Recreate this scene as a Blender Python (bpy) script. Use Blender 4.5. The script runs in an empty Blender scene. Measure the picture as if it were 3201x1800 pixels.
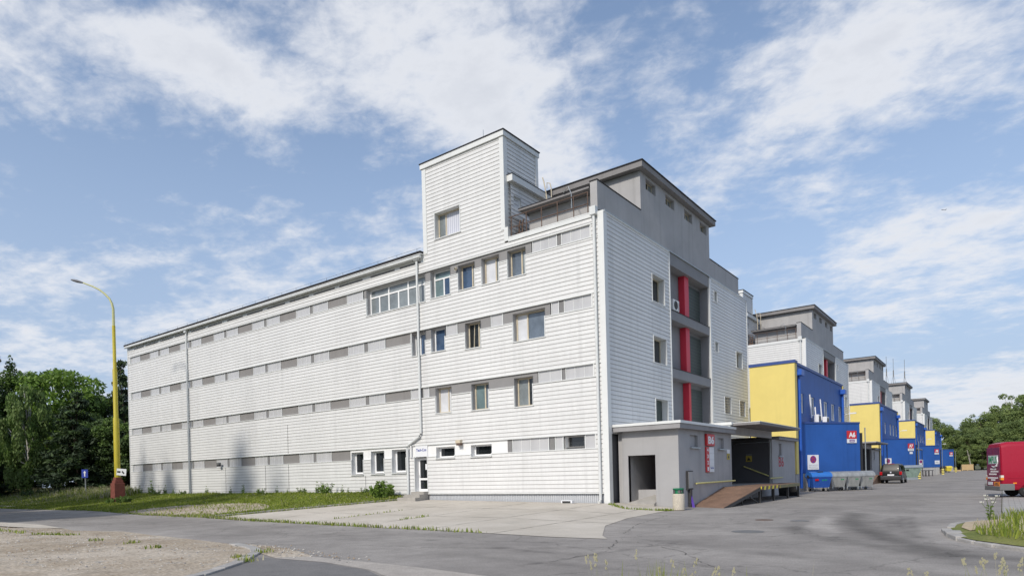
import bpy, bmesh, math, random
from mathutils import Vector, Matrix
from mathutils.geometry import delaunay_2d_cdt
random.seed(7)
sc = bpy.context.scene
COL = sc.collection
R = math.radians
PITCH = 46.6            # distance from one warehouse of the row to the next

# ------------------------------------------------------------------ materials
def nt(m):
    m.use_nodes = True
    return m.node_tree.nodes, m.node_tree.links

def M(name, col, rough=.6, var=.08, scale=2.0, metal=0.0, bump=0.0, spec=.5, stretch=(1, 1, 1), fine=0.0,
      trans=0.0, coat=0.0, world=False, finescale=60):
    m = bpy.data.materials.new(name)
    N, L = nt(m)
    b = N['Principled BSDF']
    b.inputs['Roughness'].default_value = rough
    b.inputs['Metallic'].default_value = metal
    b.inputs['Specular IOR Level'].default_value = spec
    b.inputs['Coat Weight'].default_value = coat
    tc = N.new('ShaderNodeNewGeometry' if world else 'ShaderNodeTexCoord')
    mp = N.new('ShaderNodeMapping')
    mp.inputs['Scale'].default_value = stretch
    L.new(tc.outputs['Position' if world else 'Object'], mp.inputs['Vector'])
    no = N.new('ShaderNodeTexNoise')
    no.inputs['Scale'].default_value = scale
    no.inputs['Detail'].default_value = 6
    no.inputs['Roughness'].default_value = .6
    L.new(mp.outputs[0], no.inputs['Vector'])
    mr = N.new('ShaderNodeMapRange')
    mr.inputs['From Min'].default_value = .3
    mr.inputs['From Max'].default_value = .7
    mr.inputs['To Min'].default_value = 1 - var
    mr.inputs['To Max'].default_value = 1 + var
    L.new(no.outputs[0], mr.inputs[0])
    val = mr.outputs[0]
    if fine:
        n2 = N.new('ShaderNodeTexNoise')
        n2.inputs['Scale'].default_value = finescale
        n2.inputs['Detail'].default_value = 3
        L.new(mp.outputs[0], n2.inputs['Vector'])
        m2 = N.new('ShaderNodeMapRange')
        m2.inputs['From Min'].default_value = .3
        m2.inputs['From Max'].default_value = .7
        m2.inputs['To Min'].default_value = 1 - fine
        m2.inputs['To Max'].default_value = 1 + fine
        L.new(n2.outputs[0], m2.inputs[0])
        mm = N.new('ShaderNodeMath'); mm.operation = 'MULTIPLY'
        L.new(val, mm.inputs[0]); L.new(m2.outputs[0], mm.inputs[1])
        val = mm.outputs[0]
    vm = N.new('ShaderNodeVectorMath'); vm.operation = 'SCALE'
    vm.inputs[0].default_value = col
    L.new(val, vm.inputs['Scale'])
    L.new(vm.outputs[0], b.inputs['Base Color'])
    if bump:
        bp = N.new('ShaderNodeBump')
        bp.inputs['Strength'].default_value = bump
        bp.inputs['Distance'].default_value = .02
        n3 = N.new('ShaderNodeTexNoise')
        n3.inputs['Scale'].default_value = 40
        n3.inputs['Detail'].default_value = 4
        L.new(mp.outputs[0], n3.inputs['Vector'])
        L.new(n3.outputs[0], bp.inputs['Height'])
        L.new(bp.outputs[0], b.inputs['Normal'])
    if trans:
        out = N['Material Output']
        t = N.new('ShaderNodeBsdfTranslucent')
        L.new(vm.outputs[0], t.inputs['Color'])
        mx = N.new('ShaderNodeMixShader'); mx.inputs[0].default_value = trans
        L.new(b.outputs[0], mx.inputs[1]); L.new(t.outputs[0], mx.inputs[2])
        L.new(mx.outputs[0], out.inputs['Surface'])
    return m

def stripes(name, c1, c2, axis, freq, duty=.5, rough=.5, spec=.5, diag=0.0, soft=.02):
    """hard stripes along an object axis (real pattern of the thing)"""
    m = bpy.data.materials.new(name)
    N, L = nt(m)
    b = N['Principled BSDF']
    b.inputs['Roughness'].default_value = rough
    b.inputs['Specular IOR Level'].default_value = spec
    tc = N.new('ShaderNodeTexCoord')
    dp = N.new('ShaderNodeVectorMath'); dp.operation = 'DOT_PRODUCT'
    dp.inputs[1].default_value = tuple(a * freq for a in axis)
    L.new(tc.outputs['Object'], dp.inputs[0])
    fr = N.new('ShaderNodeMath'); fr.operation = 'FRACT'
    L.new(dp.outputs['Value'], fr.inputs[0])
    mr = N.new('ShaderNodeMapRange')
    mr.inputs['From Min'].default_value = duty - soft
    mr.inputs['From Max'].default_value = duty + soft
    L.new(fr.outputs[0], mr.inputs[0])
    mx = N.new('ShaderNodeMix'); mx.data_type = 'RGBA'
    mx.inputs['A'].default_value = (*c1, 1); mx.inputs['B'].default_value = (*c2, 1)
    L.new(mr.outputs[0], mx.inputs['Factor'])
    L.new(mx.outputs['Result'], b.inputs['Base Color'])
    return m

MT = {}
def add(k, *a, **kw):
    MT[k] = M(k, *a, **kw)
add('white_cladding', (.705, .705, .698), .45, .05, .6, spec=.4, stretch=(.5, .5, .12), fine=.035, finescale=9)
add('white_trim', (.70, .71, .70), .4, .04, 1)
add('white_paint', (.80, .80, .795), .5, .03, 1)
add('white_pvc', (.84, .84, .84), .3, .02, 1)
add('cream_frame', (.56, .49, .37), .5, .12, 2)
add('band_stucco', (.25, .245, .245), .9, .06, .7, bump=.2, fine=.05)
add('bay_stucco', (.25, .25, .26), .9, .07, .7, bump=.2, fine=.05)
add('annex_fascia', (.30, .293, .296), .85, .08, .7, bump=.15)
add('fascia', (.235, .225, .225), .85, .06, .7, bump=.15)
add('grey_stucco', (.40, .393, .395), .9, .07, .7, bump=.25, fine=.06)
add('grey_stucco_light', (.355, .35, .353), .9, .05, .6, bump=.2, fine=.04)
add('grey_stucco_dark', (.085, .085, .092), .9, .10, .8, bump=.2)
add('grey_panel', (.235, .225, .22), .8, .06, 1.2, fine=.10)
add('grey_pier', (.20, .196, .196), .8, .05, 1)
add('profile_glass', (.50, .50, .51), .25, .05, .9, stretch=(1, 1, .3))
add('plinth_sheet', (.50, .515, .54), .5, .05, 1)
add('groove', (.45, .445, .44), .8, .05, 1)
add('roof_bitumen', (.028, .027, .03), .9, .2, 2)
add('galvanised', (.42, .45, .46), .35, .10, 3, metal=.6)
add('pipe_white', (.64, .655, .65), .4, .08, 2, stretch=(1, 1, .4))
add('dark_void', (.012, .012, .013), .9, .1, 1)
add('dark_metal', (.035, .033, .033), .55, .15, 3)
add('rail_rust', (.12, .075, .055), .7, .3, 6)
add('rust_plate', (.205, .125, .083), .8, .22, 1.6, fine=.16, finescale=14)
add('red_paint', (.60, .03, .06), .5, .05, 1)
add('red_dark', (.16, .012, .02), .6, .1, 1)
add('red_sign', (.58, .025, .03), .4, .03, 1)
add('yellow_wall', (.72, .59, .19), .75, .03, .8, fine=.03)
add('yellow_paint', (.74, .60, .06), .5, .1, 3)
add('yellow_rail', (.60, .55, .20), .5, .15, 4)
add('blue_wall', (.021, .100, .37), .5, .10, .35, fine=.03, spec=.4)
add('blue_pipe', (.016, .10, .46), .4, .06, 1)
add('blue_coping', (.03, .07, .25), .5, .05, 1)
add('concrete_plinth', (.42, .41, .40), .9, .10, 1.2, fine=.06)
add('concrete_steps', (.36, .34, .31), .9, .12, 2, fine=.08)
add('kerb_stone', (.36, .345, .325), .9, .22, 2.5, bump=.5, fine=.12)
add('glass_dark', (.016, .019, .021), .06, .2, 1.2, spec=.8)
add('glass_sky', (.13, .16, .20), .06, .35, .9, spec=.9)  # bluish base colour imitates the sky mirrored in the pane
add('glass_blue', (.05, .085, .15), .05, .3, .8, spec=.9)
add('glass_grey', (.20, .225, .235), .08, .3, .8, spec=.8)
add('glass_teal', (.14, .20, .21), .07, .3, .8, spec=.8)
add('white_curtain', (.62, .63, .66), .25, .10, 1.5, spec=.6)
MT['blinds'] = stripes('blinds', (.42, .44, .52), (.62, .63, .69), (1, 0, 0), 5.5, .35, .3, soft=.2)
add('lamp_yellow', (.53, .44, .035), .5, .10, 1.5, stretch=(1, 1, .4))
add('lamp_cream', (.52, .52, .25), .5, .06, 1)
add('lamp_red', (.20, .058, .042), .8, .22, 2.5, fine=.1)
add('lamp_head', (.20, .20, .21), .4, .1, 3)
add('text_white', (.82, .82, .82), .5, .01, 1)
add('text_blue', (.03, .05, .30), .5, .01, 1)
add('text_grey', (.30, .30, .32), .5, .01, 1)
add('text_red', (.42, .04, .055), .7, .15, 9)
add('text_black', (.02, .02, .02), .5, .01, 1)
add('sign_white', (.76, .77, .79), .4, .02, 1)
add('sign_blue', (.03, .06, .35), .4, .02, 1)
add('sign_purple', (.15, .035, .24), .5, .05, 3)
add('sign_yellow', (.45, .35, .05), .5, .1, 6)
add('car_grey', (.012, .012, .012), .4, .05, 1, spec=.35, coat=.2)
add('van_red', (.33, .008, .030), .45, .03, 1, spec=.3, coat=.12)
add('van_red_shaded', (.20, .012, .045), .45, .05, 1, coat=.2)  # the van red darkened, as the rear catches only grazing light
add('plastic_dark', (.028, .028, .03), .55, .1, 3)
add('plastic_grey', (.15, .15, .15), .6, .08, 3)
add('tyre', (.016, .016, .016), .85, .1, 4)
add('chrome', (.62, .62, .62), .2, .05, 2, metal=.9)
add('tail_red', (.42, .008, .012), .15, .1, 4)
add('lens_orange', (.80, .25, .02), .2, .05, 3)
add('lens_clear', (.65, .62, .55), .15, .1, 3)
add('bin_steel', (.38, .39, .385), .42, .20, 3.5, metal=.45, stretch=(1, 1, .5))
add('bin_blue', (.02, .085, .36), .35, .07, 2)
add('bin_blue_lid', (.03, .16, .52), .35, .06, 2)
add('bin_green', (.008, .17, .075), .4, .05, 2)
add('sticker_green', (.02, .32, .12), .5, .1, 9)
add('washed_gravel', (.50, .45, .37), .9, .18, 22, bump=.6, fine=.28, finescale=45)
add('skip_green', (.20, .27, .23), .6, .3, 2.5)
add('wood', (.50, .36, .19), .8, .14, 4, stretch=(.4, 1, 3))
add('purple_cloth', (.12, .06, .40), .8, .1, 4)
add('bark', (.085, .066, .05), .95, .3, 4, stretch=(3, 3, .6))
add('bark_grey', (.27, .25, .22), .95, .3, 4)
add('bark_birch', (.50, .48, .45), .9, .35, 3, stretch=(1, 1, 3))
add('leaf_bright', (.19, .30, .052), .55, .16, .5, trans=.38, spec=.3)
add('leaf_mid', (.135, .215, .052), .55, .16, .5, trans=.36, spec=.3)
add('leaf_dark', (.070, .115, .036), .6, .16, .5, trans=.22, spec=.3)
add('leaf_needle', (.042, .066, .032), .6, .2, .6, trans=.1, spec=.25)
add('leaf_birch', (.145, .21, .062), .55, .16, .5, trans=.28, spec=.3)
add('leaf_far', (.20, .265, .09), .6, .16, .4, trans=.38, spec=.25)
add('leaf_far_light', (.25, .315, .105), .6, .16, .4, trans=.38, spec=.25)
add('leaf_far_dark', (.15, .205, .076), .6, .16, .4, trans=.34, spec=.25)
add('grass_green', (.175, .235, .040), .65, .2, .8, trans=.3, spec=.2)
add('grass_lime', (.29, .335, .062), .65, .2, .8, trans=.3, spec=.2)
add('grass_dry', (.42, .39, .27), .75, .15, .8, trans=.25, spec=.2)
add('weed_green', (.13, .19, .05), .65, .2, 2, trans=.25, spec=.2)
add('flower_white', (.75, .74, .66), .7, .05, 2)
add('bird_dark', (.02, .02, .022), .7, .1, 4)
MT['hazard_small'] = stripes('hazard_small', (.30, .26, .08), (.03, .03, .03), (0, 1, .4), 3.2, .5)
MT['hazard_big'] = stripes('hazard_big', (.80, .66, .03), (.13, .075, .05), (0, 1, -.6), 1.15, .42)
MT['bollard_bands'] = stripes('bollard_bands', (.70, .60, .16), (.02, .02, .02), (0, 0, 1), 3.05, .66)
MT['glass_block'] = stripes('glass_block', (.025, .032, .03), (.075, .095, .085), (0, 1, 0), 4.2, .16, .45, .3)

def streaks(m, amt, lo=.52, hi=.78, sc=1.4):
    """rain streaks and grime running down a wall"""
    N, L = m.node_tree.nodes, m.node_tree.links
    b = N['Principled BSDF']; src = b.inputs['Base Color'].links[0].from_socket
    tc = N.new('ShaderNodeTexCoord'); f = None
    for scl, k in (((sc, sc, .07), amt), ((.35, .35, .5), amt * .5)):
        mp = N.new('ShaderNodeMapping'); mp.inputs['Scale'].default_value = scl; L.new(tc.outputs['Object'], mp.inputs['Vector'])
        n = N.new('ShaderNodeTexNoise'); n.inputs['Scale'].default_value = 1.0; n.inputs['Detail'].default_value = 6; n.inputs['Roughness'].default_value = .62; L.new(mp.outputs[0], n.inputs['Vector'])
        r = N.new('ShaderNodeMapRange'); r.inputs['From Min'].default_value = lo; r.inputs['From Max'].default_value = hi; r.inputs['To Min'].default_value = 1.0; r.inputs['To Max'].default_value = 1 - k; L.new(n.outputs[0], r.inputs[0])
        if f is None: f = r.outputs[0]
        else:
            x = N.new('ShaderNodeMath'); x.operation = 'MULTIPLY'; L.new(f, x.inputs[0]); L.new(r.outputs[0], x.inputs[1]); f = x.outputs[0]
    vm = N.new('ShaderNodeVectorMath'); vm.operation = 'SCALE'; L.new(src, vm.inputs[0]); L.new(f, vm.inputs['Scale']); L.new(vm.outputs[0], b.inputs['Base Color'])
for k_, a_ in (('grey_stucco', .22), ('grey_stucco_light', .18), ('yellow_wall', .10), ('blue_wall', .22), ('concrete_plinth', .30), ('white_trim', .10), ('lamp_yellow', .25), ('fascia', .2), ('annex_fascia', .2), ('white_paint', .06), ('profile_glass', .12), ('grey_panel', .15)): streaks(MT[k_], a_)
def board_tone(m):
    """each run of boards has weathered to a slightly different tone"""
    N, L = m.node_tree.nodes, m.node_tree.links
    b = N['Principled BSDF']; src = b.inputs['Base Color'].links[0].from_socket
    tc = N.new('ShaderNodeTexCoord'); mp = N.new('ShaderNodeMapping'); mp.inputs['Scale'].default_value = (.16, .16, 4.0); L.new(tc.outputs['Object'], mp.inputs['Vector'])
    n = N.new('ShaderNodeTexNoise'); n.inputs['Scale'].default_value = 1.0; n.inputs['Detail'].default_value = 2; L.new(mp.outputs[0], n.inputs['Vector'])
    mr = N.new('ShaderNodeMapRange'); mr.inputs['From Min'].default_value = .3; mr.inputs['From Max'].default_value = .7; mr.inputs['To Min'].default_value = .945; mr.inputs['To Max'].default_value = 1.03; L.new(n.outputs[0], mr.inputs[0])
    mp2 = N.new('ShaderNodeMapping'); mp2.inputs['Scale'].default_value = (1.6, 1.6, .06); L.new(tc.outputs['Object'], mp2.inputs['Vector'])
    n2 = N.new('ShaderNodeTexNoise'); n2.inputs['Scale'].default_value = 1.0; n2.inputs['Detail'].default_value = 5; L.new(mp2.outputs[0], n2.inputs['Vector'])
    m2 = N.new('ShaderNodeMapRange'); m2.inputs['From Min'].default_value = .55; m2.inputs['From Max'].default_value = .8; m2.inputs['To Min'].default_value = 1.0; m2.inputs['To Max'].default_value = .86; L.new(n2.outputs[0], m2.inputs[0])
    mm = N.new('ShaderNodeMath'); mm.operation = 'MULTIPLY'; L.new(mr.outputs[0], mm.inputs[0]); L.new(m2.outputs[0], mm.inputs[1])
    vm = N.new('ShaderNodeVectorMath'); vm.operation = 'SCALE'; L.new(src, vm.inputs[0]); L.new(mm.outputs[0], vm.inputs['Scale']); L.new(vm.outputs[0], b.inputs['Base Color'])
board_tone(MT['white_cladding'])

# ------------------------------------------------------------------ mesh builder
WLOC = {}
SPLIT = {'pier', 'window_wall', 'vent_frame', 'vent_slot', 'gable_trim', 'parapet', 'tower_cladding', 'trim', 'flat_roof', 'canopy_post', 'brace', 'bracket', 'pipe_duct', 'leg', 'side_window', 'flower', 'panel_joint'}
class MB:
    def __init__(s):
        s.v = []; s.f = []; s.m = []
    def face(s, pts, mi=0):
        i = len(s.v)
        s.v += [tuple(p) for p in pts]
        s.f.append(tuple(range(i, i + len(pts)))); s.m.append(mi)
    def box(s, a0, a1, b0, b1, c0, c1, mi=0, fr=None):
        P = [(a, b, c) for c in (c0, c1) for b in (b0, b1) for a in (a0, a1)]
        if fr: P = [fr(*p) for p in P]
        i = len(s.v); s.v += [tuple(p) for p in P]
        for q in ((0, 2, 3, 1), (4, 5, 7, 6), (0, 1, 5, 4), (2, 6, 7, 3), (0, 4, 6, 2), (1, 3, 7, 5)):
            s.f.append(tuple(i + k for k in q)); s.m.append(mi)
    def hexa(s, P, mi=0):
        """P: 8 corners in the order of box()"""
        i = len(s.v); s.v += [tuple(p) for p in P]
        for q in ((0, 2, 3, 1), (4, 5, 7, 6), (0, 1, 5, 4), (2, 6, 7, 3), (0, 4, 6, 2), (1, 3, 7, 5)):
            s.f.append(tuple(i + k for k in q)); s.m.append(mi)
    def prism(s, poly, z0, z1, mi=0, fr=None):
        n = len(poly)
        f = fr or (lambda a, b, c: (a, b, c))
        i = len(s.v)
        s.v += [f(p[0], p[1], z0) for p in poly] + [f(p[0], p[1], z1) for p in poly]
        s.f.append(tuple(range(i, i + n))[::-1]); s.m.append(mi)
        s.f.append(tuple(range(i + n, i + 2 * n))); s.m.append(mi)
        for k in range(n):
            j = (k + 1) % n
            s.f.append((i + k, i + j, i + n + j, i + n + k)); s.m.append(mi)
    def tube(s, path, r, n=8, mi=0, cap=True):
        path = [Vector(p) for p in path]
        rs = r if isinstance(r, (list, tuple)) else [r] * len(path)
        rings = []
        for k, p in enumerate(path):
            d = (path[min(k + 1, len(path) - 1)] - path[max(k - 1, 0)]).normalized()
            up = Vector((0, 0, 1)) if abs(d.z) < .9 else Vector((1, 0, 0))
            a = d.cross(up).normalized(); b = d.cross(a)
            i = len(s.v)
            for q in range(n):
                t = 2 * math.pi * q / n
                s.v.append(tuple(p + (a * math.cos(t) + b * math.sin(t)) * rs[k]))
            rings.append(i)
        for A, B in zip(rings, rings[1:]):
            for q in range(n):
                w = (q + 1) % n
                s.f.append((A + q, A + w, B + w, B + q)); s.m.append(mi)
        if cap:
            s.f.append(tuple(rings[0] + q for q in range(n))[::-1]); s.m.append(mi)
            s.f.append(tuple(rings[-1] + q for q in range(n))); s.m.append(mi)
    def lathe(s, prof, c=(0, 0, 0), n=20, mi=0):
        rings = []
        for r, z in prof:
            i = len(s.v)
            for q in range(n):
                t = 2 * math.pi * q / n
                s.v.append((c[0] + r * math.cos(t), c[1] + r * math.sin(t), c[2] + z))
            rings.append(i)
        for A, B in zip(rings, rings[1:]):
            for q in range(n):
                w = (q + 1) % n
                s.f.append((A + q, A + w, B + w, B + q)); s.m.append(mi)
        s.f.append(tuple(rings[0] + q for q in range(n))[::-1]); s.m.append(mi)
        s.f.append(tuple(rings[-1] + q for q in range(n))); s.m.append(mi)
    def wheel(s, c, axis, r, w, mi=0, n=18):
        a = Vector(axis).normalized(); c = Vector(c)
        prof = [(r * .6, -w / 2), (r * .93, -w / 2), (r, -w * .3), (r, w * .3), (r * .93, w / 2), (r * .6, w / 2)]
        up = Vector((0, 0, 1)); b = a.cross(up).normalized(); d = a.cross(b)
        rings = []
        for rr, h in prof:
            i = len(s.v)
            for q in range(n):
                t = 2 * math.pi * q / n
                s.v.append(tuple(c + a * h + (b * math.cos(t) + d * math.sin(t)) * rr))
            rings.append(i)
        for A, B in zip(rings, rings[1:]):
            for q in range(n):
                x = (q + 1) % n
                s.f.append((A + q, A + x, B + x, B + q)); s.m.append(mi)
        s.f.append(tuple(rings[0] + q for q in range(n))[::-1]); s.m.append(mi)
        s.f.append(tuple(rings[-1] + q for q in range(n))); s.m.append(mi)
    def pieces(s):
        """groups of faces that lie apart from each other"""
        par = list(range(len(s.v)))
        def fd(i):
            while par[i] != i: par[i] = par[par[i]]; i = par[i]
            return i
        for f in s.f:
            for k in f[1:]: par[fd(k)] = fd(f[0])
        isl = {}
        for n, f in enumerate(s.f): isl.setdefault(fd(f[0]), []).append(n)
        I = list(isl.values()); bb = []
        for fs in I:
            P = [s.v[k] for n in fs for k in s.f[n]]
            bb.append(([min(p[c] for p in P) for c in range(3)], [max(p[c] for p in P) for c in range(3)]))
        size = [max(h - l for l, h in zip(*b)) for b in bb]
        g = list(range(len(I)))
        def fg(i):
            while g[i] != i: i = g[i]
            return i
        for i in range(len(I)):
            for j in range(i):
                gap = math.sqrt(sum(max(0, bb[i][0][c] - bb[j][1][c], bb[j][0][c] - bb[i][1][c]) ** 2 for c in range(3)))
                if gap <= max(.02, .5 * max(size[i], size[j])): g[fg(i)] = fg(j)
        out = {}
        for i in range(len(I)): out.setdefault(fg(i), []).extend(I[i])
        return list(out.values())
    def build(s, name, mats, parent=None, smooth=False, bevel=0, fix=True):
        if name in SPLIT:
            pcs = s.pieces()
            if len(pcs) > 1:
                r = None
                for fs in pcs:
                    q = MB(); mp = {}
                    for n in sorted(fs):
                        for k in s.f[n]:
                            if k not in mp: mp[k] = len(q.v); q.v.append(s.v[k])
                        q.f.append(tuple(mp[k] for k in s.f[n])); q.m.append(s.m[n])
                    r = q.build1(name, mats, parent, smooth, bevel, fix)
                return r
        return s.build1(name, mats, parent, smooth, bevel, fix)
    def build1(s, name, mats, parent=None, smooth=False, bevel=0, fix=True):
        if not isinstance(mats, (list, tuple)): mats = [mats]
        me = bpy.data.meshes.new(name)
        off = WLOC.get(parent.name, (0, 0, 0)) if parent else (0, 0, 0)
        me.from_pydata([(x - off[0], y - off[1], z - off[2]) for x, y, z in s.v], [], s.f)
        for m in mats: me.materials.append(MT[m] if isinstance(m, str) else m)
        if len(mats) > 1: me.polygons.foreach_set('material_index', s.m)
        if fix:
            bm = bmesh.new(); bm.from_mesh(me)
            bmesh.ops.recalc_face_normals(bm, faces=bm.faces)
            bm.to_mesh(me); bm.free()
        if smooth:
            me.polygons.foreach_set('use_smooth', [True] * len(me.polygons))
            me.set_sharp_from_angle(angle=R(38))
        o = bpy.data.objects.new(name, me); COL.objects.link(o)
        if parent:
            o.parent = parent; WLOC[o.name] = off
        else:
            WLOC[o.name] = (0, 0, 0)
        if bevel:
            b = o.modifiers.new('edge', 'BEVEL'); b.width = bevel; b.segments = 2; b.limit_method = 'ANGLE'
        return o

def tag(o, label=None, cat=None, group=None, kind=None):
    if label: o['label'] = label
    if cat: o['category'] = cat
    if group: o['group'] = group
    if kind: o['kind'] = kind
    return o

def thing(name, label, cat, loc=(0, 0, 0), rz=0, group=None, local=False):
    """an Empty at the base of a thing; parts are built in world coordinates unless local"""
    o = bpy.data.objects.new(name, None); COL.objects.link(o)
    o.location = loc; o.rotation_euler = (0, 0, rz); o.empty_display_size = .3
    WLOC[o.name] = (0, 0, 0) if local else tuple(loc)
    return tag(o, label, cat, group)

def solo(o, label, cat, group=None):
    """a thing that is one mesh: move its origin to its base"""
    me = o.data
    xs = [v.co for v in me.vertices]
    c = Vector((sum(v.x for v in xs) / len(xs), sum(v.y for v in xs) / len(xs), min(v.z for v in xs)))
    me.transform(Matrix.Translation(-c)); o.location = o.location + c
    return tag(o, label, cat, group)

def copy_tree(o, parent=None):
    c = o.copy(); COL.objects.link(c)
    if parent: c.parent = parent
    for ch in list(o.children): copy_tree(ch, c)
    return c

def text(name, s, a0, a1, z0, z1, fr, out, mat, parent, bold=0.0):
    """letters as a flat mesh filling the rectangle a0..a1, z0..z1 of a wall frame"""
    cu = bpy.data.curves.new(name, 'FONT'); cu.body = s; cu.size = 1; cu.offset = bold; cu.resolution_u = 3
    t = bpy.data.objects.new('tmp', cu)
    me = bpy.data.meshes.new_from_object(t)
    bpy.data.objects.remove(t); bpy.data.curves.remove(cu)
    xs = [v.co.x for v in me.vertices]; ys = [v.co.y for v in me.vertices]
    x0, x1, y0, y1 = min(xs), max(xs), min(ys), max(ys)
    off = WLOC.get(parent.name, (0, 0, 0)) if parent else (0, 0, 0)
    for v in me.vertices:
        p = fr(a0 + (v.co.x - x0) / (x1 - x0) * (a1 - a0), out, z0 + (v.co.y - y0) / (y1 - y0) * (z1 - z0))
        v.co = Vector(p) - Vector(off)
    me.name = name; me.materials.clear(); me.materials.append(MT[mat])
    o = bpy.data.objects.new(name, me); COL.objects.link(o)
    if parent: o.parent = parent; WLOC[o.name] = off
    return o

# wall frames: (a along the wall, o outwards, z up) -> world
def frame(P0, u, n):
    return lambda a, o, z: (P0[0] + u[0] * a + n[0] * o, P0[1] + u[1] * a + n[1] * o, z)
FL = frame((0, 0), (1, 0), (0, -1))       # long facade
FR = frame((0, 0), (0, 1), (1, 0))        # gable side on the yard

def cut(a0, a1, z0, z1, holes):
    """split a rectangle with rectangular holes into rectangles"""
    xs = sorted({a0, a1, *[min(max(h[k], a0), a1) for h in holes for k in (0, 1)]})
    out = []
    for x0, x1 in zip(xs, xs[1:]):
        if x1 - x0 < 1e-4: continue
        mid = (x0 + x1) / 2
        iv = [(z0, z1)]
        for h in holes:
            if h[0] < mid < h[1]:
                nv = []
                for p, q in iv:
                    if h[3] <= p or h[2] >= q: nv.append((p, q)); continue
                    if h[2] > p: nv.append((p, h[2]))
                    if h[3] < q: nv.append((h[3], q))
                iv = nv
        for p, q in iv: out.append([x0, x1, p, q])
    mer = []
    for r in out:
        for q in mer:
            if abs(q[1] - r[0]) < 1e-5 and abs(q[2] - r[2]) < 1e-5 and abs(q[3] - r[3]) < 1e-5:
                q[1] = r[1]; break
        else: mer.append(r)
    return mer

BP = .25
def boards(mb, fr, a0, a1, z0, z1, mi=0, gi=1, out=0.0, phase=.09):
    """overlapping horizontal metal boards: tilted face, lip, shadow groove"""
    k = math.floor((z0 - phase) / BP)
    while phase + k * BP < z1 - 1e-4:
        b = phase + k * BP
        seq = [(b, -.014, gi), (b + .044, -.014, gi), (b + .049, .007, mi), (b + BP - .004, -.003, mi), (b + BP, -.014, mi)]
        for (p, op, _), (q, oq, m_) in zip(seq, seq[1:]):
            lo, hi = max(p, z0), min(q, z1)
            if hi - lo < 1e-5: continue
            ol = op + (oq - op) * (lo - p) / (q - p); oh = op + (oq - op) * (hi - p) / (q - p)
            mb.face([fr(a0, out + ol, lo), fr(a1, out + ol, lo), fr(a1, out + oh, hi), fr(a0, out + oh, hi)], m_)
        k += 1

def window(parent, fr, a0, a1, z0, z1, dep, cols=2, frame_m='white_pvc', pane_m='glass_dark', transom=None, fw=.085,
           split=None, name='window', pane_ms=None, bars=None):
    """a window in its opening: frame with mullions (part), panes (sub-part)"""
    f = MB()
    f.box(a0, a1, -dep, -dep + .07, z0, z0 + fw, 0, fr); f.box(a0, a1, -dep, -dep + .07, z1 - fw, z1, 0, fr)
    f.box(a0, a0 + fw, -dep, -dep + .07, z0 + fw, z1 - fw, 0, fr); f.box(a1 - fw, a1, -dep, -dep + .07, z0 + fw, z1 - fw, 0, fr)
    cuts = split or [i / cols for i in range(1, cols)]
    zt = transom or z1 - fw
    for c in cuts:
        x = a0 + (a1 - a0) * c
        f.box(x - fw * .55, x + fw * .55, -dep, -dep + .068, z0 + fw, zt, 0, fr)
    if transom: f.box(a0 + fw, a1 - fw, -dep, -dep + .069, transom - fw * .5, transom + fw * .5, 0, fr)
    if bars:
        for c in bars: f.box(a0 + (a1 - a0) * c - .06, a0 + (a1 - a0) * c + .06, -dep, -dep + .075, z0 + fw, z1 - fw, 0, fr)
    w = f.build(name, frame_m, parent)
    ed = [0] + list(cuts) + [1]
    g = MB()
    mats = pane_ms or [pane_m]
    for i, (p, q) in enumerate(zip(ed, ed[1:])):
        g.face([fr(a0 + (a1 - a0) * p, -dep + .02, z0), fr(a0 + (a1 - a0) * q, -dep + .02, z0),
                fr(a0 + (a1 - a0) * q, -dep + .02, zt), fr(a0 + (a1 - a0) * p, -dep + .02, zt)], i % len(mats))
    if transom:
        g.face([fr(a0, -dep + .02, zt), fr(a1, -dep + .02, zt), fr(a1, -dep + .02, z1), fr(a0, -dep + .02, z1)], 0)
    g.build('pane', mats, w, fix=False)
    return w

def reveal(mb, fr, a0, a1, z0, z1, dep, mi=0, top=True, out=-.02, bottom=True):
    a0, a1, z0, z1 = a0 + .004, a1 - .004, z0 + .004, z1 - .004
    mb.face([fr(a0, out, z0), fr(a0, -dep, z0), fr(a0, -dep, z1), fr(a0, out, z1)], mi)
    mb.face([fr(a1, out, z0), fr(a1, -dep, z0), fr(a1, -dep, z1), fr(a1, out, z1)], mi)
    if top: mb.face([fr(a0, out, z1), fr(a1, out, z1), fr(a1, -dep, z1), fr(a0, -dep, z1)], mi)
    if bottom: mb.face([fr(a0, out, z0), fr(a1, out, z0), fr(a1, -dep, z0), fr(a0, -dep, z0)], mi)
SKY_STRENGTH, SUN, EXPOSURE = .15, 2.65, 0.2
VEIL = (2.5, 3.12, 4.2, 1); CLOUD_EDGE = (4.8, 4.92, 5.2, 1); CLOUD_CORE = (4.1, 4.25, 4.6, 1)
# ================================================================== white warehouse
ROWS = {1: (15.02, 15.77), 2: (11.08, 11.87), 3: (7.17, 7.91), 4: (3.12, 3.95)}
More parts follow.
